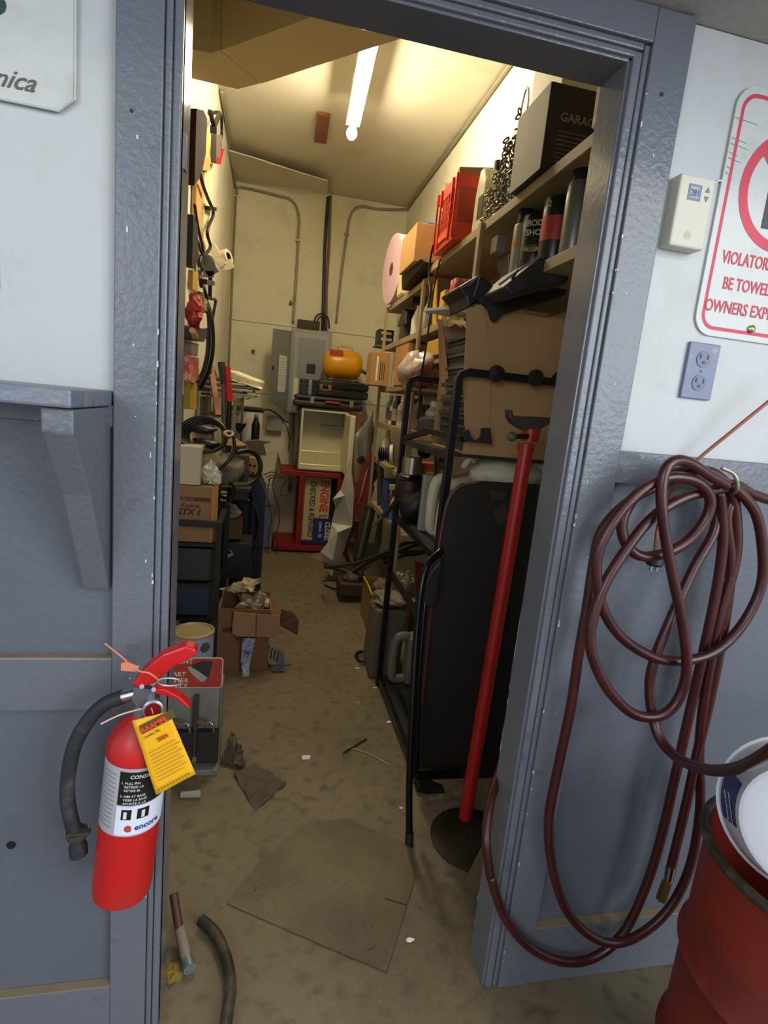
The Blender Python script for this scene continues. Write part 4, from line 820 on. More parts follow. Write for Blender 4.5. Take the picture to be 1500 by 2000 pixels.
obj('arm', MB().cyl(on(437, 750, y=2.25), (on(443, 822, y=2.25).x, 2.25, on(430, 955, y=2.0).z+.001), .014, n=10), mat('#6a6660', .5, .4), bc_, smooth=A); obj('arm', MB().cyl(on(448, 784, y=2.25), (on(449, 824, y=2.25).x, 2.25, on(430, 955, y=2.0).z+.001), .014, n=10), BLK, bc_, smooth=A)
# papers and thin boards stacked on wire baskets
wz = on(470, 777, y=2.9).z
WR = mat('#B5B0A0', .3, .7, .2)
wsx = thing('wire_shelf', 'chrome wire basket shelf holding the flat boards and papers', 'shelf', (-.3, 2.9, wz))
for k in range(7): obj('wire', MB().cyl((-.425+k*.045, 2.35, wz), (-.425+k*.045, 3.25, wz), .004, n=6), WR, wsx)
for k in range(6): obj('wire', MB().cyl((-.425, 2.35+k*.18, wz-.005), (-.205, 2.35+k*.18, wz-.005), .004, n=6), WR, wsx)
for k in range(5): obj('basket_wire', MB().tube([(-.425, 2.4+k*.18, wz), (-.42, 2.4+k*.18, wz-.12), (-.225, 2.4+k*.18, wz-.12), (-.205, 2.4+k*.18, wz)], .004, 6, 1), WR, wsx)
for xx, yy in ((-.41, 2.36), (-.21, 2.36), (-.41, 3.24), (-.21, 3.24)): obj('post', MB().cyl((xx, yy, 0), (xx, yy, wz+.02), .010, n=8), WR, wsx)
for zz in (.45, .85): obj('lower_shelf', MB().box((-.42, 2.36, zz), (-.205, 3.24, zz+.012)), mat('#6b665a', .5, .3), wsx)
cols = ['#8e8a82', '#3c3a38', '#b9b5a8', '#55524e', '#c8c3b2', '#4a4744', '#a39f94']
names = ['grey flat board at the bottom of the left stack', 'dark flat board second from the bottom of the left stack', 'pale flat board in the middle of the left stack', 'dark thin panel above the pale board in the left stack', 'cream thin board near the top of the left stack', 'dark thin tray on the cream board', 'grey thin sheet under the rolled paper']
for k in range(7):
    dx = (.04, -.01, .03, .05, .0, .06, .02)[k]
    one('flat_board', names[k], 'board', MB().box((-.42, 2.4+.04*k, wz+.012+k*.016), (-.16+dx*1.4, 3.1, wz+.024+k*.016)), mat(cols[k], .5, .1, .1), bevel=.002)
one('paper_roll', 'cream rolled papers with blue marks on the left stack', 'paper', MB().bar(on(452, 730, y=2.7), on(508, 752, y=2.6), .12, .05), mat('#D9D0B4', .7, 0, .06, dirt='#5a62a0', dirt_amt=.7, ds=30, lo=.62, hi=.66), bevel=.012)
one('white_paper', 'white paper lying under the rolled papers on the left stack', 'paper', MB().sheet([on(452, 742, y=2.6), on(512, 760, y=2.5), on(514, 752, y=2.85), on(456, 730, y=2.95)], 4, 4, .004, 3), PAPER)
# white cooler with black lid, bottle
wc = thing('water_cooler', 'white round tank with black lid behind the bolt cutter', 'tank', on(475, 865, y=3.42))
cc = on(478, 865, y=3.42); ct = on(478, 800, y=3.42)
obj('body', MB().lathe([(.10, 0), (.125, .01), (.13, .03), (.13, ct.z-cc.z-.01), (.12, ct.z-cc.z)], cc, (0,0,1), 28), mat('#D9D8CE', .35, 0, .05), wc, smooth=A)
obj('lid', MB().lathe([(.135, 0), (.138, .015), (.12, .03), (.001, .034)], (cc.x, cc.y, ct.z-.005), (0,0,1), 28), BLK, wc, smooth=A)
obj('stand', MB().box((cc.x-.11, cc.y-.1, .0), (cc.x+.11, cc.y+.1, cc.z-.002)), mat('#8c8370', .8), wc)
bt_ = thing('black_bottle', 'black bottle standing before the white round tank', 'bottle', on(498, 862, y=3.15))
b0_ = on(498, 862, y=3.15); hb = on(498, 814, y=3.15).z-b0_.z
obj('body', MB().lathe([(.028, 0), (.030, .01), (.030, hb*.7), (.018, hb*.85), (.014, hb)], b0_, (0,0,1), 16), BLK, bt_, smooth=A); obj('cap', MB().cyl(b0_+Vector((0,0,hb)), b0_+Vector((0,0,hb+.02)), .015), mat('#8d8b83', .4), bt_)
one('side_table', 'small grey stand under the black bottle by the white tank', 'stand', MB().box((b0_.x-.06, 3.08, 0), (b0_.x+.05, 3.21, b0_.z-.002)), mat('#7c7668', .7))
one('caulk_gun', 'black caulk gun lying against the white round tank', 'tool', MB().prism(pl([(456, 826), (478, 828), (482, 822), (480, 832), (468, 848), (462, 842)], y=2.85), (0, .03, 0)), BLKM, bevel=.003)

# rack of black steel tube and boxes nearest to the door
rk = thing('steel_rack', 'low black steel tube rack behind the left jamb', 'rack', (-.3, 1.6, 0))
rx1, ry0, ry1, rz1 = -.205, 1.55, 2.05, .765
for yy in (ry0, ry1):
    for xx in (rx1, -.415): obj('post', MB().box((xx-.013, yy-.013, 0), (xx+.013, yy+.013, rz1)), BLKR, rk, bevel=.002)
    obj('top_bar', MB().box((-.428, yy-.013, rz1+.0005), (rx1+.013, yy+.013, rz1+.026)), BLKR, rk, bevel=.002)
obj('side_bar', MB().box((rx1-.012, ry0+.014, rz1), (rx1+.012, ry1-.014, rz1+.024)), BLKR, rk); obj('side_bar', MB().box((-.427, ry0+.014, rz1), (-.403, ry1-.014, rz1+.024)), BLKR, rk)
for zz in (.30, .47, .665): obj('shelf_board', MB().box((-.40, ry0+.016, zz), (rx1-.016, ry1-.016, zz+.015)), BLK, rk)
ob = thing('oil_box', 'brown motor oil carton with black lettering standing in the left steel rack', 'box', (-.3, 1.58, .68))
obj('carton', MB().box((-.425, 1.58, .682), (-.245, 1.80, .945)), CARDD, ob, bevel=.003)
obj('side_flap', MB().prism([(-.2445, 1.582, .682), (-.222, 1.61, .682), (-.222, 1.61, .950), (-.2445, 1.582, .945)], (.003, .0, 0)), mat('#B8873F', .7, 0, .1, 10), ob)
obj('print_band', MB().box((-.42, 1.5785, .875), (-.25, 1.5795, .893)), mat('#4a3326', .8), ob)
text('20W 50', (-.385, 1.578, .877), .019, CARDD, ob, bold=.02)
text('Castrol', (-.375, 1.5785, .845), .026, INK, ob, bold=.01)
text('GTX 1', (-.405, 1.5785, .810), .040, INK, ob, bold=.03, shear=.3)
one('beige_panel', 'plain beige box standing on the motor oil carton', 'box', MB().box((-.42, 1.585, .948), (-.30, 1.75, on(380, 872, y=1.6).z)), mat('#B9AE98', .7, 0, .05), bevel=.003)
one('plastic_bag', 'crumpled white plastic bag on the motor oil carton', 'bag', MB().blob((-.258, 1.66, .990), .042, .05, .055, .35, 4, 18, 12, flat=-.042), mat('#CFC8B6', .35, 0, .1, 10, .4, 15), smooth=False)
one('battery_box', 'black battery carton with white diamonds in the left rack', 'box', MB().box((-.40, 1.60, .488), (-.23, 1.9, .645)), mat('#2a2c31', .5, 0, .2, 10), bevel=.004)
one('blue_case', 'dark blue plastic case on the lowest board of the left rack', 'case', MB().box((-.40, 1.59, .317), (-.235, 1.9, .462)), mat('#262c40', .5, 0, .2), bevel=.006)
one('wood_block', 'tan wood scrap on the floor under the left rack', 'wood', MB().bar((-.33, 1.62, .09), (-.23, 1.66, .26), .04, .03), mat('#8a6a42', .8))
# wide black carton with diamond print, deeper in wire shelf
bx = thing('parts_box', 'black carton with white diamond pattern and small text beyond the left rack', 'box', (-.12, 2.12, .30))
bz0, bz1 = on(440, 1130, y=2.12).z, on(440, 1060, y=2.12).z
obj('carton', MB().box((-.30, 2.12, bz0), (-.07, 2.33, bz1)), mat('#26292f', .45, 0, .15), bx, bevel=.003)
for i, (a, b, s_) in enumerate(((412, 1085, .028), (445, 1082, .035), (448, 1078, .02))):
    p = on(a, b, y=2.1185); obj('diamond', MB().add([(p.x-s_, p.y, p.z), (p.x, p.y, p.z-s_*.7), (p.x+s_, p.y, p.z), (p.x, p.y, p.z+s_*.7)], [(0,1,2,3)]), mat('#a9adb5', .5), bx)
tm = MB()
for k in range(4):
    p = on(404, 1112+k*5, y=2.1185); tm.add([p, p+Vector((.09-.01*(k % 2), 0, 0)), p+Vector((.09-.01*(k % 2), 0, .006)), p+Vector((0, 0, .006))], [(0,1,2,3)])
obj('fine_print', tm, mat('#a9adb5', .5), bx)
wk = thing('wire_rack', 'black wire mesh rack standing beside the blue cabinet', 'rack', (-.15, 2.36, 0))
for k in range(9):
    z_ = .18+k*.055 if k < 4 else .30+k*.045
    obj('wire', MB().cyl((-.28, 2.345, z_+.12), (-.085, 2.345, z_+.12), .0035, n=6), BLKM, wk)
for xx in (-.275, -.09): obj('post', MB().cyl((xx, 2.345, 0), (xx, 2.345, .80), .007, n=8), BLKM, wk)
one('open_carton', 'open cardboard box of small parts above the black carton', 'box', MB().box((-.26, 2.16, bz1+.012), (-.13, 2.30, bz1+.125)), mat('#6a5238', .8, 0, .1), bevel=.003)
one('part_pile', 'white and grey small parts heaped in the open cardboard box', 'parts', MB().blob((-.20, 2.22, bz1+.165), .06, .05, .035, .5, 6, 16, 8), mat('#9b958a', .5, .2, .4, 40, .4, 40, '#e0d8c4', .8, 30), stuff=True)
# canvas bundle, grey device and coils
one('canvas_bundle', 'wrinkled olive grey canvas bundle under the black hose coil', 'cloth', MB().blob(on(428, 915, y=1.95), .105, .09, .075, .28, 12, 22, 14), mat('#6e6552', .8, 0, .2, 8, .6, 18), smooth=True)
gd = thing('test_device', 'grey finned electronic box behind the canvas bundle', 'device', on(468, 960, y=2.3))
obj('case', fbox((455, 888), (482, 978), 2.3, .12), mat('#4b4a49', .5, .2, .2), gd, bevel=.004)
for k in range(5): obj('fin', fbox((458+k*4, 925), (460+k*4, 945), 2.292, .009), BLK, gd)
cn = thing('tan_box', 'tan connector box with black holes behind the left hoses', 'box', on(492, 915, y=2.6))
obj('case', fbox((481, 893), (505, 928), 2.6, .08), mat('#A88A58', .7, 0, .1), cn, bevel=.003)
for a, b in ((489, 908), (497, 910), (486, 922), (494, 924)): p = on(a, b, y=2.599); obj('hole', MB().cyl(p, p+Vector((0, -.002, 0)), .009, n=10), BLK, cn)
one('support_shelf', 'dark shelf board carrying the canvas and grey device', 'shelf', MB().box((-.42, 2.06, on(430, 955, y=2.0).z-.02), (-.09, 2.50, on(430, 955, y=2.0).z)), mat('#3a342c', .7))
hc = thing('hose_coil', 'coil of black hose bound with a tan tie on the left bench', 'hose', on(405, 870, y=1.75))
for k in range(4):
    c0 = on(398+k*2, 848+k*2, y=1.72); rx_, rz_ = .105-.006*k, .078-.004*k
    obj('hose_turn', MB().tube([c0+Vector((rx_*math.cos(t), .04*math.sin(t)+.018*k-.03, rz_*math.sin(t))) for t in [i*math.pi/6 for i in range(12)]], .0085, 8, 3, True), BLK, hc, smooth=True)
obj('tie', MB().tube([on(438, 845, y=1.66), on(447, 852, y=1.66), on(455, 848, y=1.68), on(449, 842, y=1.7)], .006, 6, 3, True), mat('#B4A27C', .7), hc)
obj('hose_tail', MB().tube([on(455, 850, y=1.68), on(458, 880, y=1.68), on(446, 900, y=1.66), on(428, 918, y=1.66)], .008, 8), BLK, hc, smooth=True)
one('black_glove', 'black rubber boot like bundle inside the hose coil', 'bundle', MB().blob(on(402, 866, y=1.8), .075, .04, .022, .25, 3, 16, 10), mat('#1e1c1a', .4, 0, .3), smooth=True)
one('black_glove', 'dark plastic cover above the bundle in the hose coil', 'cover', MB().blob(on(392, 838, y=1.85), .085, .04, .022, .2, 7, 16, 10), mat('#2d2a27', .4, 0, .3), smooth=True)
sc = thing('wire_spool', 'flat spool of tan wire beside the black hose coil', 'spool', on(455, 865, y=2.0))
for k in range(5):
    c0 = on(456, 862, y=2.0); obj('wire_turn', MB().tube([c0+Vector(((.06-.011*k)*math.cos(t), (.07-.011*k)*math.sin(t), .006*k-.015)) for t in [i*math.pi/5 for i in range(10)]], .005, 6, 3, True), mat('#A98D62', .5), sc, smooth=True)
one('card_offcut', 'grey brown cardboard flap lying behind the wire spool', 'cardboard', MB().prism(pl([(478, 862), (502, 860), (530, 864), (514, 868), (520, 890), (500, 888), (484, 872)], y=2.7), (0, .08, 0)), mat('#5f5646', .8, 0, .2))
one('black_hose', 'thick black hose looping over the blue cabinet', 'hose', MB().tube([on(a, b, y=c) for a, b, c in ((462, 884, 2.1), (485, 880, 2.15), (502, 890, 2.2), (509, 912, 2.2), (500, 935, 2.2), (480, 948, 2.15), (462, 950, 2.1), (448, 955, 2.05))], .014, 10), mat('#24211e', .45, 0, .2), smooth=True)
one('black_hose', 'thin black hose curving down the front of the blue cabinet', 'hose', MB().tube([on(a, b, y=2.5) for a, b in ((445, 972), (470, 975), (492, 982), (503, 1005), (506, 1035), (498, 1060), (480, 1072))], .009, 8), HB, smooth=True)
one('black_hose', 'lower black hose loop on the blue cabinet front', 'hose', MB().tube([on(a, b, y=2.55) for a, b in ((482, 950), (496, 975), (502, 1010), (500, 1055), (490, 1085), (478, 1100))], .008, 8), HB, smooth=True)
one('cable_bundle', 'coil of dark cable stuffed between the oil carton and grey device', 'cable', MB().tube([on(440, 958, y=1.95)+Vector((.05*math.cos(t), .02*math.sin(2*t), .04*math.sin(t))) for t in [i*math.pi/5 for i in range(10)]], .009, 8, 3, True), BLKR, smooth=True)
# blue cabinet
bcab = thing('blue_cabinet', 'tall dark blue steel cabinet with sloping top on the left', 'cabinet', (-.1, 3.0, 0))
BL = mat('#1E2745', .45, .1, .2, 5, .1, 40)
obj('body', MB().prism([(-.19, 2.62, 0), (-.005, 2.62, 0), (-.005, 2.62, .74), (-.06, 2.62, .86), (-.10, 2.62, .90), (-.19, 2.62, .90)], (0, .42, 0)), BL, bcab, bevel=.006)
obj('front_panel', MB().box((-.165, 2.612, .03), (-.035, 2.6205, .70)), mat('#1a2038', .5), bcab, bevel=.002)
obj('seam', MB().box((-.0055, 2.64, .58), (-.004, 3.02, .585)), mat('#56618a', .5), bcab)
# open windshield wash carton
ww = thing('wash_carton', 'open WINDSHIELD WASH cardboard box stuffed with paper on the floor', 'box', (-.03, 1.75, 0))
wy = 1.66
wx0, wx1, wz1 = -.20, .055, on(470, 1190, y=wy).z
obj('wall', MB().box((wx0, wy, .0), (wx1, wy+.006, wz1)).box((wx0, wy+.26, 0), (wx1, wy+.266, wz1)).box((wx0, wy+.006, 0), (wx0+.006, wy+.26, wz1)).box((wx1-.006, wy+.006, 0), (wx1, wy+.26, wz1)).box((wx0+.006, wy+.006, 0), (wx1-.006, wy+.26, .006)), mat('#86603f', .85, 0, .1, 4, .1, 40), ww)
text('WINDSHIELD', (wx0+.022, wy-.001, wz1-.125), .040, INK, ww, bold=.03, sx=.78); text('WASH', (wx0+.085, wy-.001, wz1-.168), .040, INK, ww, bold=.03, sx=.85)
f_ = pl([(457, 1195), (545, 1203), (546, 1235), (538, 1245), (462, 1243), (453, 1236)], y=wy-.035)
obj('front_flap', MB().prism(f_, (0, .004, 0)), mat('#A9835C', .85, 0, .08, 4, .15, 30), ww)
obj('tape_crease', MB().bar(on(501, 1199, y=wy-.038), on(500, 1243, y=wy-.038), .004, .003), mat('#6a4c30', .9), ww)
obj('side_flap', MB().prism([on(505, 1152, y=1.93), on(532, 1168, y=1.9), on(552, 1195, y=1.75), on(545, 1203, y=1.68), on(520, 1200, y=1.70)], (.0, .004, .0)), mat('#6e5030', .85), ww)
obj('side_flap', MB().prism([on(549, 1190, y=1.74), on(572, 1196, y=1.74), on(584, 1212, y=1.72), on(581, 1241, y=1.70), on(546, 1222, y=1.72)], (.0, .004, .003)), mat('#5d432c', .85), ww)
tp_ = MB().sheet([on(470, 1245, y=wy-.043), on(500, 1246, y=wy-.043), on(484, 1300, y=wy-.02), on(468, 1298, y=wy-.02)], 3, 8, .006, 2)
PT = mat('#aab2c8', .3, 0, .3, 30, .4, 40, '#3d55a8', .9, 22, lo=.5, hi=.56)
one('tape_strip', 'blue and white plastic tape hanging from the front of the wash carton', 'tape', MB().sheet([on(474, 1246, y=wy-.045), on(498, 1247, y=wy-.045), on(488, 1296, y=wy-.04), on(470, 1294, y=wy-.04)], 4, 8, .006, 2).sheet([on(471, 1294, y=wy-.04), on(488, 1296, y=wy-.04), on(488, 1338, y=wy-.08), on(476, 1336, y=wy-.08)], 4, 6, .006, 4, jag=.004), PT, stuff=False)
kr = mat('#8f8064', .8, 0, .25, 12, .6, 25, '#cfc3a2', .8, 14, lo=.45, hi=.6)
one('packing_paper', 'crumpled brown paper lying over the back of the wash carton', 'paper', MB().sheet([on(432, 1152, y=1.85), on(470, 1158, y=1.75), on(510, 1140, y=1.75), on(505, 1127, y=1.9)], 9, 9, .022, 3, jag=.01), kr)
one('packing_paper', 'crumpled clear and brown wrapping bulging from the wash carton', 'paper', MB().blob(on(492, 1185, y=1.78), .075, .075, .055, .38, 9, 18, 12), kr)
one('packing_paper', 'twisted grey plastic strip standing in the wash carton', 'plastic', MB().bar(on(500, 1195, y=1.75), on(516, 1160, y=1.75), .03, .02), mat('#938a78', .3, 0, .3, 20, .5, 30))
one('small_carton', 'tiny yellow card in the right corner of the wash carton', 'card', MB().box((.02, 1.72, wz1-.01), (.045, 1.78, wz1+.015)), mat('#C8B683', .7))
one('vent_grille', 'white slotted plate leaning beside the wash carton', 'grille', MB().prism([on(a, b, y=1.72) for a, b in ((524, 1255), (530, 1250), (556, 1270), (574, 1290), (570, 1296), (530, 1303), (522, 1290))], (0, .004, 0)), mat('#B9B092', .6))
gl = MB()
for k in range(4): gl.bar(on(526+k*6, 1262+k*3, y=1.717), on(522+k*6, 1284+k*3, y=1.717), .006, .003)
one('vent_slot', 'dark slots of the white plate beside the wash carton', 'slots', gl, BLK, stuff=True)
one('blue_tape', 'blue tape scrap curling on the floor right of the wash carton', 'tape', MB().bar(on(532, 1308, y=1.64), on(556, 1304, y=1.64), .02, .004).bar(on(553, 1304, y=1.64), on(550, 1275, y=1.66), .018, .004), mat('#44507a', .4))
# paint can on a stand + exhaust display stand
pc = thing('paint_can', 'open blue white metal can with tan lid behind the red topped display', 'can', (-.27, 1.22, .2))
pcx, pcy, pr = -.265, 1.25, .082
pz = on(372, 1232, y=1.25).z
obj('body', MB().lathe([(pr, 0), (pr, pz-.22)], (pcx, pcy, .215), (0,0,1), 32).lathe([(pr, 0), (.001, .0)], (pcx, pcy, .215), (0,0,1), 32), mat('#A9B0C4', .4, .2, .15, 8), pc, smooth=A)
obj('lid', MB().lathe([(pr+.003, -.006), (pr+.003, .004), (pr-.006, .006), (pr-.01, -.002), (.001, -.002)], (pcx, pcy, pz), (0,0,1), 32), mat('#A4936C', .5, .3, .1), pc, smooth=A)
obj('emblem', MB().lathe([(.022, 0), (.001, .001)], (pcx+.055, pcy-pr*.78, pz-.045), (.65, -.75, 0), 16), mat('#55524e', .5), pc)
one('block_stand', 'dark crate under the paint can behind the display', 'crate', MB().box((-.37, 1.16, 0), (-.19, 1.36, .212)), mat('#2b2721', .8))
ds_ = thing('display_stand', 'grey metal exhaust parts display with red sign top on the floor', 'display stand', (-.25, .95, 0))
dy = .90
A1, A2, A3, A4 = on(432, 1285, y=dy), on(432, 1343, y=dy), on(430, 1490, y=dy), on(300, 1290, y=dy)
dx1, dx0 = -.118, -.41
DS = mat('#8C8B84', .5, .4, .15, 8, .2, 50, '#5a564c', .5, 10)
obj('header_sign', MB().prism(rrect(dx0, A2.z, dx1, A1.z, .012, dy+.004), (0, -.004, 0)), mat('#B7B2A6', .5), ds_)
obj('header_print', MB().prism(rrect(dx0+.004, A2.z+.003, dx1-.004, A1.z-.003, .009, dy-.0003), (0, -.0006, 0)), mat('#A03426', .5, 0, .06), ds_)
for s_, a, b, sz in (('FRONT', 345, 1300, .026), ('PART', 352, 1320, .026), ('OTHER', 338, 1331, .026), ('SERVICE', 322, 1341, .026)):
    p = on(a, b, y=dy-.0012); 
for s_, rt, bz, sz in (('FRONT', 377, 1298, .024), ('EXHAUST PART', 363, 1323, .024), ('CENTER', 368, 1335, .024), ('SERVICE', 366, 1345, .022)):
    p = on(rt, bz-2, y=dy-.0012); text(s_, (p.x, p.y, p.z), sz, mat('#cfc8ba', .5), ds_, align='RIGHT', bold=.01)
p = on(398, 1305, y=dy-.0015)
obj('muffler_picture', MB().add([on(a, b, y=dy-.0014) for a, b in ((373, 1299), (398, 1290), (416, 1292), (408, 1322), (403, 1330), (388, 1318))], [(0,1,2,3,4,5)]), mat('#2f3033', .4), ds_)
obj('muffler_end', MB().add([on(a, b, y=dy-.0018) for a, b in ((366, 1303), (373, 1302), (392, 1314), (406, 1324), (400, 1330), (392, 1332), (372, 1314))], [(0,1,2,3,4,5,6)]), mat('#9a978e', .4), ds_)
obj('back_plate', MB().box((dx0, dy+.012, .06), (dx1, dy+.018, A2.z)), DS, ds_)
obj('side_plate', MB().box((dx1-.004, dy+.0, .02), (dx1, dy+.10, A2.z)), DS, ds_, bevel=.001)
for xx in (-.205, -.30):
    obj('rail', MB().box((xx-.008, dy-.012, .05), (xx+.008, dy+.012, A2.z-.03)), mat('#4a3f38', .5, .3), ds_, bevel=.002)
for a, b in ((362, 1410), (408, 1408)):
    p = on(a, b, y=dy-.01); hk = obj('peg', MB().cyl((p.x-.04, p.y+.01, p.z-.004), (p.x, p.y-.02, p.z-.004), .011, n=10), mat('#8b7568', .4, .5), ds_)
    obj('peg_hook', MB().tube([(p.x-.006, p.y-.02, p.z+.006), (p.x+.012, p.y-.03, p.z+.010), (p.x+.020, p.y-.032, p.z-.01), (p.x+.020, p.y-.03, p.z-.026)], .005, 8, 4), CHROME, hk, smooth=True)
obj('pocket', MB().box((dx0, dy-.02, .03), (-.31, dy+.010, on(400, 1425, y=dy).z)).box((-.292, dy-.02, .03), (-.213, dy+.010, on(400, 1425, y=dy).z)).box((-.197, dy-.02, .03), (dx1-.006, dy+.010, on(400, 1425, y=dy).z)), mat('#33312e', .5, .3), ds_, bevel=.002)
obj('base_tray', MB().box((dx0, dy-.05, .0), (dx1, dy+.10, .022)), DS, ds_, bevel=.002)
# ---------------------------------------------------------------- right side of the room
SX = .78
W2 = mat('#958363', .65, 0, .2, 5, .3, 60, '#6b5433', .5, 6)
ws = thing('wooden_shelving', 'rough wooden shelving along the right wall', 'shelving', (.95, 1.6, 0))
def shelf(y0, y1, z, th=.035): obj('shelf_board', MB().box((SX, y0, z-th), (XR-.002, y1, z)), W2, ws, bevel=.002)
shelf(.12, 2.02, 2.135); shelf(2.022, 3.12, 2.085); shelf(.12, 1.22, 1.86); shelf(1.26, 3.12, 1.815); shelf(2.10, 3.12, 1.52); shelf(1.60, 3.12, 1.262); shelf(2.0, 3.12, .665)
for yy, z0, z1 in ((1.222, 1.60, 2.098), (2.055, 0, 2.048), (3.08, 0, 2.048)):
    obj('post', MB().box((SX-.018, yy, z0), (SX-.001, yy+.036, z1+.03)), W2, ws, bevel=.002)
obj('back_board', MB().box((XR-.012, .12, 1.82), (XR-.003, 3.1, 2.10)), mat('#8e7a58', .8), ws)

def can(name, label, cat, px, ztop_py, zs, y, x, r, col, cap=None, band=None, group=None, taper=.75, captxt=None):
    z1 = on(px, ztop_py, y=y).z; h = max(.03, z1-zs)
    t = thing(name, label, cat, (x, y, zs), group=group)
    capn = .2 if cap else 0
    hb = h*(1-capn)
    obj('body', MB().lathe([(.001, .0), (r*.96, 0), (r, .004), (r, hb-.006), (r*taper, hb), (.001, hb)], (x, y, zs), (0,0,1), 22), col, t, smooth=A)
    if cap: obj('cap', MB().lathe([(r*.86, hb), (r*.86, h-.004), (r*.78, h), (.001, h)], (x, y, zs), (0,0,1), 20), cap, t, smooth=A)
    if band: obj('band', MB().lathe([(r+.0008, hb*band[1]), (r+.0008, hb*band[2])], (x, y, zs), (0,0,1), 22), band[0], t, smooth=A)
    return t
zz = 1.862
def yx(px, py, z=zz, x=SX+.06): p = on(px, py, x=x); return p.y
# cans of the near second shelf
def xcan(name, label, cat, pxc, pbase, ptop, x, r, col, cap, band, zs):
    p = on(pxc, pbase, x=x); y = p.y; q = on(pxc+6, ptop, y=y); h = q.z-zs
    if h < .05: h = .1
    t = thing(name, label, cat, (x, y, zs)); c_ = (x, y, zs); cn = .22 if cap else .02; hb = h*(1-cn)
    obj('body', MB().lathe([(.001, 0), (r*.97, 0), (r, .005), (r, hb-.008), (r*.93, hb), (.001, hb)], c_, (0,0,1), 26), col, t, smooth=A)
    if cap: obj('cap', MB().lathe([(r*.8, hb), (r*.8, h-.006), (r*.7, h), (.001, h)], c_, (0,0,1), 22), cap, t, smooth=A)
    if band: obj('band', MB().lathe([(r+.001, hb*band[1]), (r+.001, hb*band[2])], c_, (0,0,1), 26), band[0], t, smooth=A)
    return t, y, h
DK = mat('#1E211D', .3, .2, .15, 6)
GM = mat('#72736e', .3, .4, .2, 8)
a1_, y1_, h1_ = xcan('spray_can', 'tall grey label spray can with black cap nearest the door on the second right shelf', 'spray can', 1118, 480, 312, .84, .038, GM, BLK, None, zz)
a2_, y2_, h2_ = xcan('paint_tin', 'black tin with red band on the second right shelf', 'tin', 1080, 495, 386, .85, .048, DK, None, (mat('#9e2b24', .4), .38, .72), zz)
text('2', (.795, y2_-.03, zz+h2_*.80), .028, mat('#6fae6a', .5), a2_, Euler((math.pi/2, 0, -.9)).to_matrix(), bold=.02)
a3_, y3_, h3_ = xcan('filler_tin', 'black body filler tin left of the red banded tin', 'tin', 1040, 515, 420, .86, .052, DK, None, (mat('#2f4a33', .4), .42, .5), zz)
text('BODY', (.800, y3_-.046, zz+h3_*.74), .026, mat('#c9c4b4', .5), a3_, Euler((math.pi/2, 0, -.7)).to_matrix(), bold=.02); text('SHOP', (.800, y3_-.046, zz+h3_*.60), .026, mat('#c9c4b4', .5), a3_, Euler((math.pi/2, 0, -.7)).to_matrix(), bold=.02)
text('FILLER', (.800, y3_-.047, zz+h3_*.36), .018, mat('#b9a04a', .5), a3_, Euler((math.pi/2, 0, -.7)).to_matrix(), bold=.02)
a4_, y4_, h4_ = xcan('spray_can', 'grey spray can with orange stripe and black cap left of the body filler tin', 'spray can', 1012, 530, 407, .83, .034, mat('#8b8a80', .35, .3, .1), BLK, (mat('#b06a34', .4), .62, .7), zz)
# big garage box with cloth on the top shelf
zt_ = 2.137
gb = thing('garage_box', 'dark carton marked GARAGE with dusty grey side on the top right shelf', 'box', (.93, .8, zt_))
gy0, gy1, gz1 = .72, .95, on(1085, 170, x=.76).z+.03
obj('carton', MB().box((.76, gy0, zt_), (1.05, gy1, gz1)), mat('#2a201b', .6, 0, .2), gb, bevel=.003)
obj('side_panel', MB().box((.7575, gy0+.001, zt_+.001), (.7598, gy1-.001, gz1-.001)), mat('#8F897C', .7, 0, .1, 10, .2, 20), gb)
text('GARAGE', (.80, gy0-.0015, zt_+.14), .034, mat('#8f7f70', .6), gb, bold=.02)
gp = MB()
for k in range(8): gp.box((.80, gy0-.0014, zt_+.11-k*.012), (.80+.1-.01*(k % 3), gy0-.0006, zt_+.114-k*.012))
obj('fine_print', gp, mat('#6e5f52', .7), gb)
one('white_carton', 'white box top right above the GARAGE carton', 'box', MB().box((.80, gy0+.02, gz1+.001), (1.0, gy1+.02, gz1+.24)), mat('#E6E0CC', .6, 0, .05), bevel=.004)
one('white_pack', 'creased white sack beside the GARAGE carton at the doorway edge', 'sack', MB().prism([(.77, .36, zt_+.002), (.77, .46, zt_+.002), (.765, .455, zt_+.22), (.775, .41, zt_+.26), (.78, .35, zt_+.2)], (.2, 0, 0)), mat('#D2CBBB', .7, 0, .1, 8, .3, 20), bevel=.006)
one('plastic_sack', 'white plastic sack bulging at the second right shelf by the jamb', 'sack', MB().blob((.89, .25, zz+.11), .07, .06, .105, .15, 5, 16, 12), mat('#D9D6CE', .4, 0, .06), smooth=True)
one('plastic_sack', 'lower white sack hanging just behind the right door jamb', 'sack', MB().blob((.80, .26, 1.70), .05, .06, .12, .12, 9, 16, 12), mat('#CFCBC6', .4, 0, .06), smooth=True)
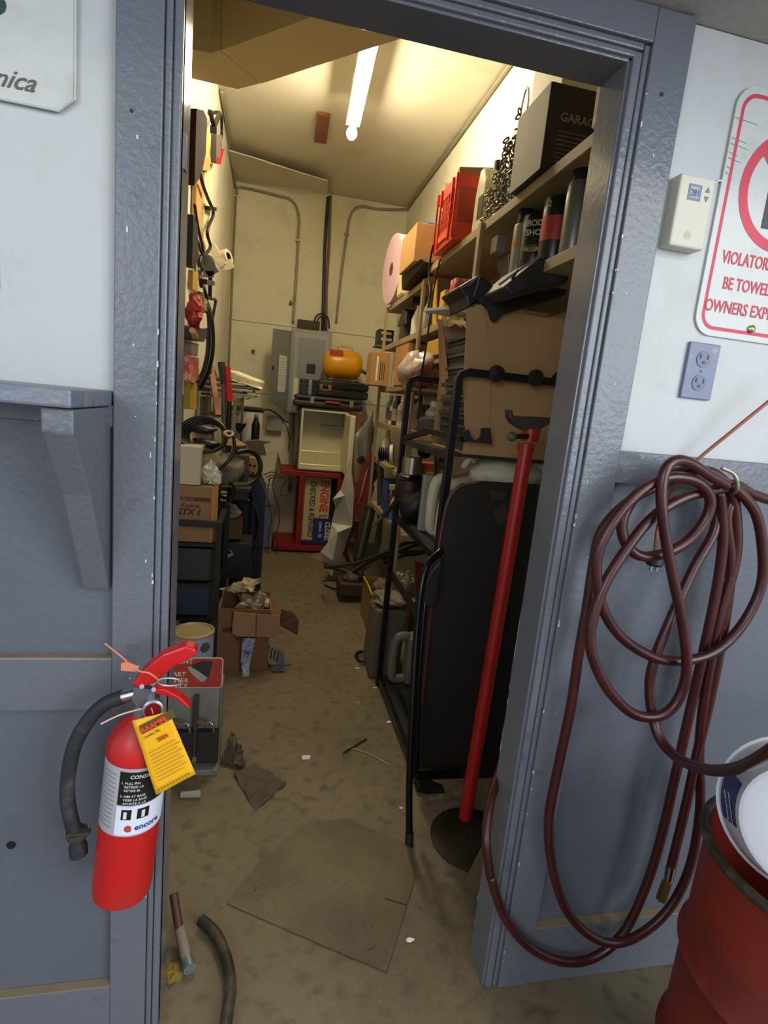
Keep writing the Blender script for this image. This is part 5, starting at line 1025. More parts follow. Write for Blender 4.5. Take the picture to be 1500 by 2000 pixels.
# chains: individual piles
CHN = mat('#7a756a', .35, .8, .3)
rng = random.Random(12)
ch = thing('tire_chain', 'pile of steel tire chains hanging off the top right shelf', 'chain', (.8, 1.15, zt_))
def link(c, d, s_, up):
    d = Vector(d).normalized(); u = Vector(up).normalized(); mb = MB()
    mb.tube([Vector(c)+d*(s_*math.cos(t))+u*(s_*.55*math.sin(t)) for t in [i*math.pi/4 for i in range(8)]], s_*.24, 5, 2, True)
    return mb
cnt = 0
for j, (ya, yb, hh) in enumerate(((1.02, 1.04, .30), (1.08, 1.09, .22), (1.13, 1.14, .25), (1.19, 1.20, .17), (1.25, 1.26, .13))):
    nl = int(hh/.0145)
    for xo in (.79, .83):
        for i in range(nl):
            c = (xo+rng.uniform(-.01, .01), ya+rng.uniform(-.012, .012), zt_+.014+i*.0145)
            mb = link(c, (rng.uniform(-.3, .3), rng.uniform(-.5, .5), 1) if i % 2 else (rng.uniform(-.3, .3), 1, rng.uniform(-.3, .3)), .0145, (1, rng.uniform(-.5, .5), .2))
            obj('chain_link', mb, CHN, ch, smooth=True); cnt += 1
obj('hanger_wire', MB().tube([(.80, 1.0, zt_+.02), (.80, .99, zt_+.30), (.80, 1.02, zt_+.37), (.80, 1.05, zt_+.30), (.80, 1.06, zt_+.1)], .004, 6).tube([(.83, .97, zt_+.02), (.83, .96, zt_+.33), (.83, .985, zt_+.40), (.83, 1.01, zt_+.32), (.83, 1.01, zt_+.1)], .004, 6), CHROME, ch, smooth=True, stuff=True)
jg = thing('white_jug', 'white plastic oil jug with black cap beside the tire chains', 'jug', (.86, 1.38, zt_))
obj('body', MB().prism([(0.80, 1.34, zt_), (.80, 1.46, zt_), (.80, 1.455, zt_+.17), (.80, 1.425, zt_+.255), (.80, 1.385, zt_+.255), (.80, 1.345, zt_+.19)], (.14, 0, 0)), mat('#D4CEB4', .4, 0, .05), jg, bevel=.012, seg=3)
obj('cap', MB().cyl((.87, 1.40, zt_+.25), (.87, 1.40, zt_+.29), .022), BLK, jg, smooth=A)
obj('label', MB().box((.7985, 1.345, zt_+.05), (.7995, 1.40, zt_+.14)), mat('#2c2a1c', .5), jg)
# milk crate with lattice
mc = thing('milk_crate', 'red orange plastic milk crate with lattice sides on the top right shelf', 'crate', (.9, 1.7, zt_))
MC = mat('#C2371D', .45, 0, .1, 4)
mx0, mx1, my0, my1, mz0, mz1 = .74, 1.04, 1.53, 1.83, zt_+.002, zt_+.275
obj('base', MB().box((mx0, my0, mz0), (mx1, my1, mz0+.012)), MC, mc)
obj('rim', MB().box((mx0, my0, mz1-.05), (mx0+.01, my1, mz1)).box((mx1-.01, my0, mz1-.05), (mx1, my1, mz1)).box((mx0+.01, my0, mz1-.05), (mx1-.01, my0+.01, mz1)).box((mx0+.01, my1-.01, mz1-.05), (mx1-.01, my1, mz1)), MC, mc)
obj('lower_band', MB().box((mx0, my0, mz0+.012), (mx0+.01, my1, mz0+.075)).box((mx0+.01, my0, mz0+.012), (mx1-.01, my0+.01, mz0+.075)).box((mx0+.01, my1-.01, mz0+.012), (mx1-.01, my1, mz0+.075)), MC, mc)
for yy in (my0, my0+.06, my1-.07, my1-.01): obj('rib', MB().box((mx0-.008, yy, mz0+.012), (mx0-.0005, yy+.01, mz1)), MC, mc)
for yy in (mx0, mx0+.10, mx0+.20, mx1-.01): obj('rib', MB().box((yy, my0-.008, mz0+.012), (yy+.01, my0-.0005, mz1)), MC, mc)
for k in range(8):
    ya = my0+.068+k*.024; obj('lattice_bar', MB().bar((mx0+.004, ya, mz0+.075), (mx0+.004, min(ya+.07, my1-.068), mz1-.05-max(0, (ya+.07-(my1-.068))*1.6)), .006, .006), MC, mc)
    yb = my1-.068-k*.024; obj('lattice_bar', MB().bar((mx0+.006, yb, mz0+.075), (mx0+.006, max(yb-.07, my0+.068), mz1-.05-max(0, ((my0+.068)-(yb-.07))*1.6)), .006, .006), MC, mc)
obj('grip_panel', MB().box((mx0-.006, my0+.075, mz0+.03), (mx0-.001, my1-.08, mz0+.06)), mat('#d0562e', .5), mc)
obj('front_wall', MB().box((mx0+.01, my0+.001, mz0+.075), (mx1-.01, my0+.006, mz1-.05)), mat('#9c2b18', .5), mc)
one('torn_cardboard', 'torn brown cardboard sticking out of the red milk crate', 'cardboard', MB().prism([(.76, 1.56, mz1-.06), (.76, 1.60, mz1+.05), (.78, 1.70, mz1+.07), (.80, 1.80, mz1+.02), (.80, 1.815, mz1-.06)], (.16, -.01, .02)), mat('#6b4a2c', .85, 0, .2))
one('torn_cardboard', 'folded tan cardboard flap over the left corner of the milk crate', 'cardboard', MB().prism([(.745, 1.74, mz1+.002), (.745, 1.86, mz1-.03), (.74, 1.90, mz1-.01), (.75, 1.80, mz1+.05)], (.09, 0, .01)), mat('#8c6a44', .85))
RB = mat('#A8382E', .6, 0, .15)
one('red_carton', 'red carton standing behind the milk crate', 'box', MB().box((.84, 1.92, zt_+.0), (1.0, 2.01, zt_+.26)), RB, bevel=.003)
one('red_carton', 'second red carton lying lower behind the milk crate', 'box', MB().box((.83, 2.03, 2.087), (1.0, 2.14, 2.24)), RB, bevel=.003)
one('blue_carton', 'flat blue carton on top of the tan cardboard box', 'box', MB().box((.80, 2.26, 2.385), (1.0, 2.50, 2.425)), mat('#2F56B8', .5), bevel=.002)
tb_ = thing('tan_carton', 'clean tan cardboard box overhanging the top right shelf', 'box', (.8, 2.2, 2.2))
k0, k1_ = on(778, 470, y=2.45), on(838, 512, y=2.0)
cy0, cy1, cz0, cz1 = 2.08, 2.44, on(810, 515, x=.72).z, on(815, 443, x=.72).z
obj('carton', MB().box((.70, cy0, cz0), (.92, cy1, cz1)), mat('#B98F58', .75, 0, .05), tb_, bevel=.002)
obj('sticker', MB().box((.76, cy0+.05, cz0-.0012), (.84, cy0+.12, cz0-.0004)), mat('#8b7b66', .6), tb_)
one('black_board', 'dark flat panels under the tan cardboard box', 'board', MB().prism([(.74, 1.98, 2.142), (.74, 2.5, 2.092), (.72, 2.45, cz0-.004), (.72, 2.0, cz0-.004)], (.24, 0, 0)), mat('#2e2619', .7))
rl = thing('foam_roll', 'big pink foam wrap roll standing at the far end of the top shelf', 'roll', (.9, 3.0, 2.09))
PK = mat('#D8B4BE', .7, 0, .04, 6)
rc_ = on(764, 530, y=3.0); rc_.x = max(rc_.x, .70); rc_.z = 2.087+.231
obj('foam', MB().lathe([(.045, 0), (.227, 0), (.229, .004), (.229, .196), (.227, .2), (.045, .2), (.045, 0)], rc_, (1, .08, 0), 48), PK, rl, smooth=A)
obj('core', MB().lathe([(.030, -.002), (.043, -.002), (.043, .202), (.030, .202), (.030, -.002)], rc_, (1, .08, 0), 24), mat('#6b5236', .8), rl, smooth=A)
one('cream_bundle', 'cream folded cloth bundle beside the pink roll', 'cloth', MB().prism([(.77, 2.62, 2.087), (.77, 2.80, 2.087), (.76, 2.80, 2.26), (.77, 2.72, 2.33), (.78, 2.60, 2.30)], (.18, 0, 0)), mat('#D8CD9C', .7, 0, .12, 10, .5, 20), bevel=.02)
# middle shelf items (z 1.815 .. )
def sidebox(name, label, cat, c0, c1, x, d, m, **k):   # box whose -X face spans pixel corners (near/bottom ... far/top)
    p, q = on(*c0, x=x), on(*c1, x=x); return one(name, label, cat, MB().box((x, min(p.y, q.y), min(p.z, q.z)), (x+d, max(p.y, q.y), max(p.z, q.z))), m, bevel=.002, **k)
zs = 1.817
rb_ = thing('red_bottle', 'red and white candy striped tall pack on the middle right shelf', 'package', (.84, 1.62, zs))
obj('pack', MB().box((.80, 1.60, zs), (.87, 1.68, 2.0)), mat('#B5393A', .5, 0, .3, 30, dirt='#d9c9c0', dirt_amt=.8, ds=18, lo=.5, hi=.55), rb_, bevel=.004); obj('label', MB().box((.7985, 1.603, zs+.03), (.7996, 1.677, zs+.10)), mat('#c9bfae', .5), rb_)
one('orange_pack', 'small orange and white pack right of the striped tall pack', 'package', MB().box((.82, 1.48, zs), (.90, 1.54, zs+.12)), mat('#B9603A', .5, 0, .2, 20, dirt='#d8d0c0', dirt_amt=.8, ds=12), bevel=.002)
one('white_pack', 'white carton right of the orange pack on the middle shelf', 'package', MB().box((.80, 1.40, zs), (.88, 1.46, zs+.09)), mat('#B9B39A', .6), bevel=.002)
one('yellow_folder', 'yellow envelope standing tilted on the middle right shelf', 'folder', MB().prism([(.80, 1.86, zs), (.80, 1.92, zs), (.80, 2.0, zs+.22), (.80, 1.94, zs+.24)], (.006, -.0, 0)), mat('#C8951E', .6))
one('yellow_folder', 'second yellow padded pack beside the striped tall pack', 'folder', MB().box((.79, 1.72, zs), (.86, 1.80, zs+.15)), mat('#D0A23A', .6, 0, .15), bevel=.004)
one('paper_stack', 'white papers sticking out over the end of the middle right shelf', 'paper', MB().prism(pl([(828, 608), (870, 604), (918, 612), (918, 628), (868, 618)], z=1.80), (0, 0, .012)), mat('#D9D6CC', .7, 0, .05))
one('paper_stack', 'torn brown papers under the white papers', 'paper', MB().sheet([on(866, 630, y=1.15), on(912, 640, y=1.05), on(912, 622, y=1.1), on(862, 622, y=1.2)], 6, 5, .01, 6, jag=.008), mat('#A08a62', .8))
sb = thing('spray_bottle', 'clear white trigger spray bottle on the middle right shelf', 'bottle', (.83, 2.1, zs))
def sprayb(t, x, y, z, h, m, mt_):
    obj('bottle', MB().lathe([(.035, 0), (.038, .01), (.038, h*.45), (.02, h*.66), (.013, h*.72), (.013, h*.8)], (x, y, z), (0,0,1), 20), m, t, smooth=A)
    obj('trigger', MB().box((x-.05, y-.010, z+h*.86), (x+.025, y+.010, z+h)).box((x-.042, y-.006, z+h*.72), (x-.034, y+.006, z+h*.86)).box((x-.012, y-.010, z+h*.8), (x+.014, y+.010, z+h*.86)), mt_, t, bevel=.002)
sprayb(sb, .83, 2.14, zs, .22, mat('#B8B2A0', .25, 0, .2), mat('#8f887c', .5))
sb2 = thing('spray_bottle', 'white spray bottle with black trigger, farther along the middle shelf', 'bottle', (.84, 2.42, zs)); sprayb(sb2, .84, 2.42, zs, .23, mat('#CFCBBB', .4), BLK)
one('black_light', 'black work lamp head on the middle shelf near the far end', 'lamp', MB().prism([(.80, 2.58, zs+.09), (.80, 2.82, zs+.10), (.80, 2.80, zs+.14), (.80, 2.68, zs+.20), (.80, 2.60, zs+.17)], (.12, 0, 0)), BLK, bevel=.006)
one('black_cup', 'dark grey square cup under the black work lamp', 'cup', MB().box((.79, 2.62, zs+.002), (.87, 2.70, zs+.088)), mat('#35332f', .5), bevel=.006)
ex = thing('extend_box', 'black can box with yellow stripe at the far end of the shelves', 'box', (.8, 3.2, 1.75))
ep, eq = on(738, 673, y=3.2), on(765, 645, y=3.2)
obj('carton', MB().box((ep.x, 3.2, ep.z), (eq.x+.02, 3.34, eq.z)), mat('#26241f', .5), ex, bevel=.002)
obj('stripe', MB().box((ep.x+.02, 3.1985, eq.z-.035), (eq.x, 3.1995, eq.z-.018)), mat('#C9BE2F', .5), ex); text('EXTEND', (ep.x+.02, 3.1985, ep.z+.035), .025, WHT, ex, bold=.03, sx=.85)
one('shelf_bracket', 'small dark metal shelf under the black and yellow box', 'bracket', MB().box((ep.x-.01, 3.19, ep.z-.012), (XR-.002, 3.36, ep.z-.001)).box((XR-.03, 3.25, ep.z-.15), (XR-.002, 3.29, ep.z-.012)), mat('#5f5a4c', .5))
# third level
zs3 = 1.522
c3 = thing('tan_carton', 'open tan cardboard box at the far end above the bottles', 'box', (.75, 2.9, 1.52))
r0, r1 = on(722, 752, y=2.9), on(764, 690, y=2.9)
obj('carton', MB().box((r0.x, 2.9, zs3), (r1.x, 3.1, r1.z)), mat('#B0834E', .8, 0, .06), c3, bevel=.002)
fpm = MB()
for k in range(3): fpm.box((r0.x+.062+k*.014, 2.8985, zs3+.035), (r0.x+.067+k*.014, 2.8995, r1.z-.06-k*.01))
obj('fine_print', fpm, INK, c3, stuff=True)
obj('white_label', MB().box((r0.x+.035, 2.8985, zs3+.03), (r0.x+.048, 2.8995, r1.z-.03)), WHT, c3)
one('tan_carton', 'flat faced tan cardboard box between the shelf post and the open carton', 'box', MB().box((.772, 2.30, zs3), (.98, 2.66, zs3+.245)), mat('#A87B48', .8, 0, .06), bevel=.002)
one('white_slip', 'white card slip between the two tan boxes', 'card', MB().box((.785, 2.70, zs3), (.80, 2.74, zs3+.10)), WHT)
yb_ = thing('yellow_bin', 'yellow plastic tray under the middle right shelf', 'bin', (.86, 1.95, 1.66))
obj('tray', MB().prism([(.79, 1.62, 1.66), (.79, 1.96, 1.66), (.79, 1.985, 1.74), (.79, 1.60, 1.74)], (.14, 0, 0)), mat('#B8942E', .5), yb_, bevel=.004)
one('blue_jar', 'blue jar beside the yellow tray', 'jar', MB().cyl((.83, 2.03, 1.64), (.83, 2.03, 1.73), .03), mat('#2c46a8', .4), smooth=A)
one('stack_shelf', 'thin wood ledge carrying the yellow tray', 'ledge', MB().box((.782, 1.55, 1.615), (1.1, 2.054, 1.635)), W2)
one('tray_riser', 'small block under the yellow tray', 'block', MB().box((.83, 1.7, 1.636), (.90, 1.9, 1.659)), W2)
one('plastic_bag', 'clear plastic bag with red contents draped over the shelf edge', 'bag', MB().blob(on(815, 722, y=1.85)+Vector((0,0,0)), .10, .10, .085, .22, 21, 22, 14), mat('#B3A89A', .2, 0, .25, 10, .6, 15, '#b8453f', .9, 3.5, lo=.46, hi=.54), smooth=True)
one('plastic_bag', 'loose white end of the clear bag hanging left', 'bag', MB().sheet([on(778, 745, y=1.95), on(800, 762, y=1.9), on(810, 690, y=1.9), on(800, 690, y=2.0)], 6, 8, .012, 5), mat('#C6BEB0', .3, 0, .1), smooth=True)
one('shelf_prop', 'wood ledge under the clear bag', 'ledge', MB().box((.66, 1.75, on(815, 722, y=1.85).z-.11), (1.1, 2.05, on(815, 722, y=1.85).z-.095)), W2)
# bottles on fourth shelf
rng = random.Random(4)
zs4 = 1.264
bl = [(2.98, .03, .20, '#7d8272', '#B7B44a', 'grey green bottle with yellow cap at the far end of the bottle shelf'), (2.86, .028, .17, '#C9C6AE', '#c9c6ae', 'slim cream tube on the bottle shelf'), (2.74, .036, .20, '#241f22', '#3a3030', 'dark bottle beside the slim cream tube'),
      (2.58, .034, .19, '#B9ac98', '#e0ddd0', 'white capped spray can on the bottle shelf'), (2.44, .03, .21, '#4d2a2a', '#1b1b1b', 'dark red bottle on the bottle shelf'), (2.28, .034, .18, '#8e8a7a', '#2b2b2b', 'grey can behind the rack post on the bottle shelf'),
      (2.16, .03, .20, '#6c5b45', '#333333', 'brown bottle right of the rack post on the bottle shelf'), (2.00, .034, .15, '#34302c', '#181818', 'short dark bottle under the clear bag'), (1.86, .042, .17, '#C0B8A4', '#d8d4c6', 'white jar lid can in the middle of the bottle shelf'), (1.72, .04, .13, '#5d5f4e', '#a8a89a', 'green grey label can near the green disc')]
for y_, r_, h_, c_, cp_, lab in bl:
    t = thing('bottle', lab, 'bottle', (.84, y_, zs4))
    obj('body', MB().lathe([(.001, 0), (r_, 0), (r_, h_*.68), (r_*.45, h_*.82), (r_*.45, h_*.84), (.001, h_*.84)], (.84, y_, zs4), (0,0,1), 16), mat(c_, .35, 0, .3, 25), t, smooth=A)
    obj('cap', MB().lathe([(r_*.5, h_*.84), (r_*.5, h_), (.001, h_)], (.84, y_, zs4), (0,0,1), 14), mat(cp_, .4), t, smooth=A)
    obj('label', MB().lathe([(r_+.0008, h_*.15), (r_+.0008, h_*.55)], (.84, y_, zs4), (0,0,1), 16), mat('#8d8474' if r_ > .032 else '#5a4a48', .5, 0, .5, 60), t, smooth=A)
gdk = thing('sanding_disc', 'green edged grinding disc standing at the near end of the bottle shelf', 'disc', (.74, 1.5, 1.27))
gc = on(868, 830, y=1.48)
obj('disc', MB().lathe([(.001, 0), (.105, 0), (.108, .006), (.105, .02), (.001, .02)], gc, (-.85, .45, .1), 32), mat('#6d7a1e', .5, 0, .1), gdk, smooth=A)
obj('face', MB().lathe([(.085, .0205), (.001, .022)], gc, (-.85, .45, .1), 32), mat('#7d766a', .5), gdk)
# lower shelves (floor level 3, z .665) : bottles and boxes
zs5 = .667
cc_ = thing('spray_bottle', 'cream spray bottle with blue label on the low right shelf', 'bottle', (.80, 2.3, zs5)); sprayb(cc_, .80, 2.34, zs5, .24, mat('#D0C8AE', .4), mat('#b9b19a', .4))
obj('label', MB().lathe([(.0386, .02), (.0386, .10)], (.80, 2.34, zs5), (0,0,1), 20), mat('#2f6fb0', .4), cc_, smooth=A)
one('blue_carton', 'dark blue carton with light blue corner on the low right shelf', 'box', MB().box((.80, 2.62, zs5), (.98, 2.80, zs5+.22)), mat('#173a7a', .5, 0, .4, 8, dirt='#6fa0d8', dirt_amt=.8, ds=6), bevel=.002)
t = thing('aerosol_can', 'black and red aerosol can beside the cream spray bottle', 'spray can', (.80, 2.46, zs5)); obj('body', MB().lathe([(.028, 0), (.028, .15), (.018, .165), (.018, .19), (.001, .19)], (.80, 2.46, zs5), (0,0,1), 16), mat('#4a1f1f', .3, 0, .3, 20), t, smooth=A); obj('cap', MB().cyl((.80, 2.46, zs5+.19), (.80, 2.46, zs5+.215), .016), BLK, t)
obj('shelf_board', MB().box((SX, 2.0, .965), (XR-.002, 3.12, .99)), W2, ws)
for i, (y_, lab) in enumerate(((2.93, 'white bottle with yellow cap at the far end of the fifth shelf'), (2.30, 'second white bottle with yellow cap beside the rack post'))):
    t = thing('bottle', lab, 'bottle', (.83, y_, .992)); obj('body', MB().lathe([(.03, 0), (.032, .01), (.032, .14), (.016, .17)], (.83, y_, .992), (0,0,1), 18), mat('#CFCBB4', .4), t, smooth=A); obj('cap', MB().lathe([(.018, .165), (.016, .20), (.006, .225), (.001, .225)], (.83, y_, .992), (0,0,1), 14), mat('#D3B820', .4), t, smooth=A)
sr = thing('air_filter', 'white disc with black ribbed stack on the fifth shelf', 'filter', on(755, 885, y=2.5))
fp = on(762, 888, y=2.5)
obj('disc', MB().lathe([(.001, 0), (.065, 0), (.065, .02), (.001, .02)], fp, (1, -.3, .1), 26), mat('#C6C3B4', .5), sr, smooth=A)
for k in range(5): obj('rib', MB().lathe([(.03, 0), (.045, .003), (.045, .008), (.03, .011)], fp+Vector((-.012-.013*k, .004*k, 0)), (-1, .3, -.1), 22), BLKR, sr, smooth=A)

# black steel rack with big cardboard box, jugs
RK = mat('#17171A', .35, .3, .2, 6, .1, 60)
kx0, kx1, ky0, ky1, kz1 = .605, 1.04, .80, 1.50, 1.52
rk2 = thing('tube_rack', 'tall black square tube rack in front of the wooden shelving', 'rack', (.82, 1.15, 0))
for yy in (ky0, ky1):
    w_ = .026
    P = [(kx0, yy, 0), (kx0, yy, kz1-.03), (kx0+.008, yy, kz1-.01), (kx0+.03, yy, kz1), (kx1-.03, yy, kz1), (kx1-.008, yy, kz1-.01), (kx1, yy, kz1-.03), (kx1, yy, 0)]
    mb = MB()
    sec = []
    for i, p_ in enumerate(P):
        p_ = Vector(p_); d = (Vector(P[min(i+1, 7)])-Vector(P[max(i-1, 0)])).normalized(); nrm = Vector((-d.z, 0, d.x))
        k_ = w_/2
        sec += [p_+nrm*k_+Vector((0, -k_, 0)), p_+nrm*k_+Vector((0, k_, 0)), p_-nrm*k_+Vector((0, k_, 0)), p_-nrm*k_+Vector((0, -k_, 0))]
    mb.add(sec, [(4*i+j, 4*i+(j+1) % 4, 4*i+4+(j+1) % 4, 4*i+4+j) for i in range(7) for j in range(4)]+[(0,1,2,3), (28,29,30,31)])
    obj('end_frame', mb, RK, rk2, bevel=.002)
for zz_ in (.05, .60, .9, 1.24):
    if zz_ in (.9,): zz_ = .875
    obj('side_rail', MB().box((kx0-.005, ky0+.0135, zz_-.02), (kx0+.012, ky1-.0135, zz_+.005)), RK, rk2); obj('side_rail', MB().box((kx1-.012, ky0+.0135, zz_-.02), (kx1+.005, ky1-.0135, zz_+.005)), RK, rk2)
for zz_ in (.05, .872, 1.235): obj('shelf_pan', MB().box((kx0+.013, ky0+.014, zz_), (kx1-.013, ky1-.014, zz_+.008)), mat('#26292b', .5, .3, .2, 6), rk2)
for a, b in ((968, 730), (1044, 738), (1090, 742)):
    p = on(a, b, y=ky0-.014); c_ = obj('caster', MB().lathe([(.026, -.0), (.029, .008), (.026, .018), (.008, .022), (.001, .022)], p, (0, -1, 0), 24), mat('#26241f', .3, .3, .2), rk2, smooth=A)
    obj('stem', MB().bar(p+Vector((.02, -.006, 0)), p+Vector((.055, -.006, -.003)), .012, .01), BLKM, c_)
bb = thing('large_carton', 'large brown cardboard box with open torn side on the black rack', 'box', (.85, 1.0, 1.245))
bz0_, bz1_ = 1.2445, 1.735
LC = mat('#A88459', .8, 0, .05, 3, .1, 50)
by0, by1 = .835, 1.22
obj('front_wall', MB().box((.665, by0, bz0_), (1.03, by0+.006, bz1_)), LC, bb)
obj('back_wall', MB().box((.665, by1, bz0_), (1.03, by1+.006, bz1_)), LC, bb); obj('side_wall', MB().box((1.024, by0+.006, bz0_), (1.03, by1, bz1_)), LC, bb); obj('bottom', MB().box((.665, by0+.006, bz0_), (1.024, by1, bz0_+.006)), LC, bb)
obj('torn_flap', MB().prism(pl([(912, 604), (945, 592), (960, 720), (956, 846), (908, 834), (905, 760)], y=by0-.004), (0, .004, 0)), LC, bb)
obj('far_flap', MB().prism([on(855, 622, y=1.20), on(864, 626, y=1.20), on(878, 760, y=1.12), on(888, 803, y=1.05), on(905, 806, y=1.0), on(904, 835, y=1.0), on(860, 818, y=1.20)], (.003, .003, 0)), LC, bb)
cols = ('#3a342c', '#2b2722', '#4a443b', '#332e28', '#5a5347')
n_ = 22
for k in range(n_):
    z_ = bz0_+.10+k*.0152; x0k = .672+.006*math.sin(k*1.7)
    obj('cloth_sheet', MB().sheet([(x0k, by0+.02, z_), (1.0, by0+.02, z_), (1.0, by1-.03, z_), (x0k, by1-.03, z_)], 6, 6, .0015, k, (0,0,1), th=.013), mat(cols[k % 5], .85, 0, .2, 15, .3, 30), bb)
obj('inner_filler', MB().box((.68, by0+.02, bz0_+.007), (1.0, by1-.03, bz0_+.085)), mat('#3a342c', .9), bb)
# black tool cases and cloth on the box
BC = mat('#191919', .5, 0, .2, 10, .3, 50, '#4a4843', .5, 12)
tc_ = thing('tool_case', 'open black zipped tool case lying on the large cardboard box', 'tool case', (.8, .9, 1.78))
obj('case', MB().prism(pl([(982, 560), (1056, 500), (1112, 514), (1112, 552), (1062, 562), (1000, 580)], y=.64), (0, .26, 0)), BC, tc_, bevel=.012, seg=3)
obj('zip_edge', MB().tube(pl([(975, 556), (1010, 530), (1056, 500)], y=.635), .004, 6, 1), mat('#77746c', .5, .3), tc_)
obj('latch', MB().bar(on(1000, 545, y=.634), on(1010, 528, y=.634), .012, .006), BLK, tc_)
lid = thing('tool_case', 'floppy black case lid hanging over the left of the cardboard box', 'tool case', (.68, .9, 1.7))
obj('flap', MB().prism(pl([(893, 562), (935, 536), (950, 545), (985, 575), (960, 578), (930, 590), (914, 604), (910, 580)], y=.86), (0, .2, 0)), BC, lid, bevel=.008)
obj('strap', MB().tube(pl([(895, 563), (918, 556), (938, 536), (925, 580)], y=.855), .004, 6, 2), mat('#55524b', .6), lid)
one('black_glove', 'black cloth draped down the front of the large cardboard box', 'cloth', MB().prism(pl([(934, 582), (950, 577), (985, 588), (1050, 572), (1105, 552), (1108, 575), (1060, 592), (1010, 606), (985, 612), (968, 630), (962, 622), (955, 600), (944, 592)], y=.80), (0, .03, 0)), mat('#1d1c1b', .8, 0, .2, 10, .5, 30), bevel=.008)
one('orange_tool', 'orange tool on the second right shelf behind the spray cans', 'tool', MB().blob((.86, 1.10, zz+.05), .03, .06, .03, .1, 3), mat('#B2572E', .5), smooth=True)
one('black_drill', 'black boxy tool on the second right shelf above the orange tool', 'tool', MB().prism([(.83, 1.02, zz+.004), (.83, 1.06, zz+.12), (.83, 1.17, zz+.13), (.83, 1.18, zz+.09), (.83, 1.09, zz+.03)], (.10, 0, 0)), BLKM, bevel=.008)
one('clear_cup', 'grey plastic box end beside the black boxy tool', 'box', MB().box((.80, 1.125, zz+.14), (.84, 1.185, zz+.20)), mat('#8b897f', .3), bevel=.003)
# wires over shelves
one('hanging_cable', 'black cable hanging in front of the right shelves beside the tan carton', 'cable', MB().tube([on(a, b, x=.71) for a, b in ((846, 478), (840, 510), (838, 545), (840, 580), (835, 610), (838, 632), (830, 690), (822, 740), (818, 800), (812, 840))], .005, 6), BLKR, smooth=True)
one('hanging_cable', 'thinner black cable hanging nearer the milk crate', 'cable', MB().tube([on(a, b, x=.715) for a, b in ((860, 505), (852, 540), (845, 580), (842, 610), (840, 632))], .004, 6), BLKR, smooth=True)
one('hanging_cable', 'pair of thin black cables hanging inside the tube rack', 'cable', MB().tube([on(a, b, y=1.3) for a, b in ((845, 850), (850, 880), (851, 920), (852, 925))], .006, 6), BLKR, smooth=True)
# machine parts on the rack mid level
z8 = .881
pj = thing('oil_jug', 'dusty white motor oil jug with big handle on the black rack', 'jug', (.75, 1.1, z8))
JW = mat('#C2BCA2', .45, 0, .12, 5, .15, 30, '#7d7660', .5, 6)
def jug(t, y, x0, x1, z, h, m):
    # outline in XZ with handle hole near -X edge
    def q(x, zz_): return Vector((x0+(x1-x0)*x, y, z+h*zz_))
    d = .085
    obj('body', MB().prism([q(.28, 0), q(1, 0), q(1, .68), q(.85, .86), q(.62, .9), q(.28, .80)], (0, d, 0)), m, t, bevel=.012, seg=3)
    obj('handle', MB().tube([q(.30, .80)+Vector((0, d/2, 0)), q(.12, .78)+Vector((0, d/2, 0)), q(.05, .62)+Vector((0, d/2, 0)), q(.05, .2)+Vector((0, d/2, 0)), q(.10, .06)+Vector((0, d/2, 0)), q(.30, .06)+Vector((0, d/2, 0))], .022, 10, 4), m, t, smooth=True)
    obj('cap', MB().cyl(q(.74, .88)+Vector((0, d/2, 0)), q(.74, 1.0)+Vector((0, d/2, 0)), .026), m, t, smooth=A)
jug(pj, 1.08, .65, .92, z8, .30, JW)
pj2 = thing('oil_jug', 'second dusty jug pressed behind the near rack post', 'jug', (.8, .95, z8)); jug(pj2, .90, .64, .90, z8, .25, JW)
one('clear_case', 'clear plastic packaging behind the white motor oil jug', 'packaging', MB().box((.635, 1.175, z8), (.86, 1.21, z8+.24)), mat('#8f8d88', .15, 0, .2), bevel=.004)
fj = thing('fuel_jug', 'large pale jug lying on its side on the upper black rack level', 'jug', (.85, 1.0, 1.2))
f0 = on(985, 925, y=.93)
obj('body', MB().blob(f0, .14, .09, .07, .08, 5, 24, 14), JW, fj, smooth=True); obj('spout', MB().tube([on(905, 912, y=.88), on(918, 895, y=.86), on(925, 900, y=.88)], .012, 8), JW, fj, smooth=True)
obj('neck', MB().cyl(on(1030, 905, y=.93), on(1060, 912, y=.93), .045, .05, 16), JW, fj, smooth=A)
# polished canister with wire, dark engine like base
cz8 = thing('steel_canister', 'shiny steel canister with wire on a dark red ribbed base', 'canister', on(803, 960, y=1.42))
cb, ctp = on(803, 925, y=1.42), on(803, 893, y=1.42)
obj('cylinder', MB().lathe([(.045, 0), (.045, ctp.z-cb.z), (.001, ctp.z-cb.z+.001)], cb, (0,0,1), 26), mat('#A8A294', .25, .9, .1), cz8, smooth=A)
obj('base_ring', MB().lathe([(.055, -.03), (.06, -.025), (.055, -.018), (.06, -.012), (.05, -.004), (.045, 0)], cb, (0,0,1), 26), BLKM, cz8, smooth=A)
obj('base', MB().lathe([(.05, -.14), (.062, -.12), (.06, -.05), (.055, -.03)], cb, (0,0,1), 22), mat('#34191a', .5, .2), cz8, smooth=A)
obj('bail_wire', MB().tube([ctp+Vector((0,0,0)), ctp+Vector((-.004, 0, .05)), ctp+Vector((-.014, 0, .09)), ctp+Vector((-.02, 0, .08))], .002, 6), CHROME, cz8)
one('black_bundle', 'dark cloth covered motor under the steel canister', 'motor', MB().blob(on(812, 985, y=1.38), .085, .07, .085, .15, 11, 18, 12), mat('#121213', .5, 0, .3), smooth=True)
one('ribbed_plug', 'black ribbed plug standing behind the steel canister', 'plug', MB().lathe([(.001, 0), (.03, 0), (.034, .01), (.034, .03), (.02, .05), (.001, .05)], on(832, 884, y=1.5), (-.5, -.7, .3), 14), BLKR, smooth=A)
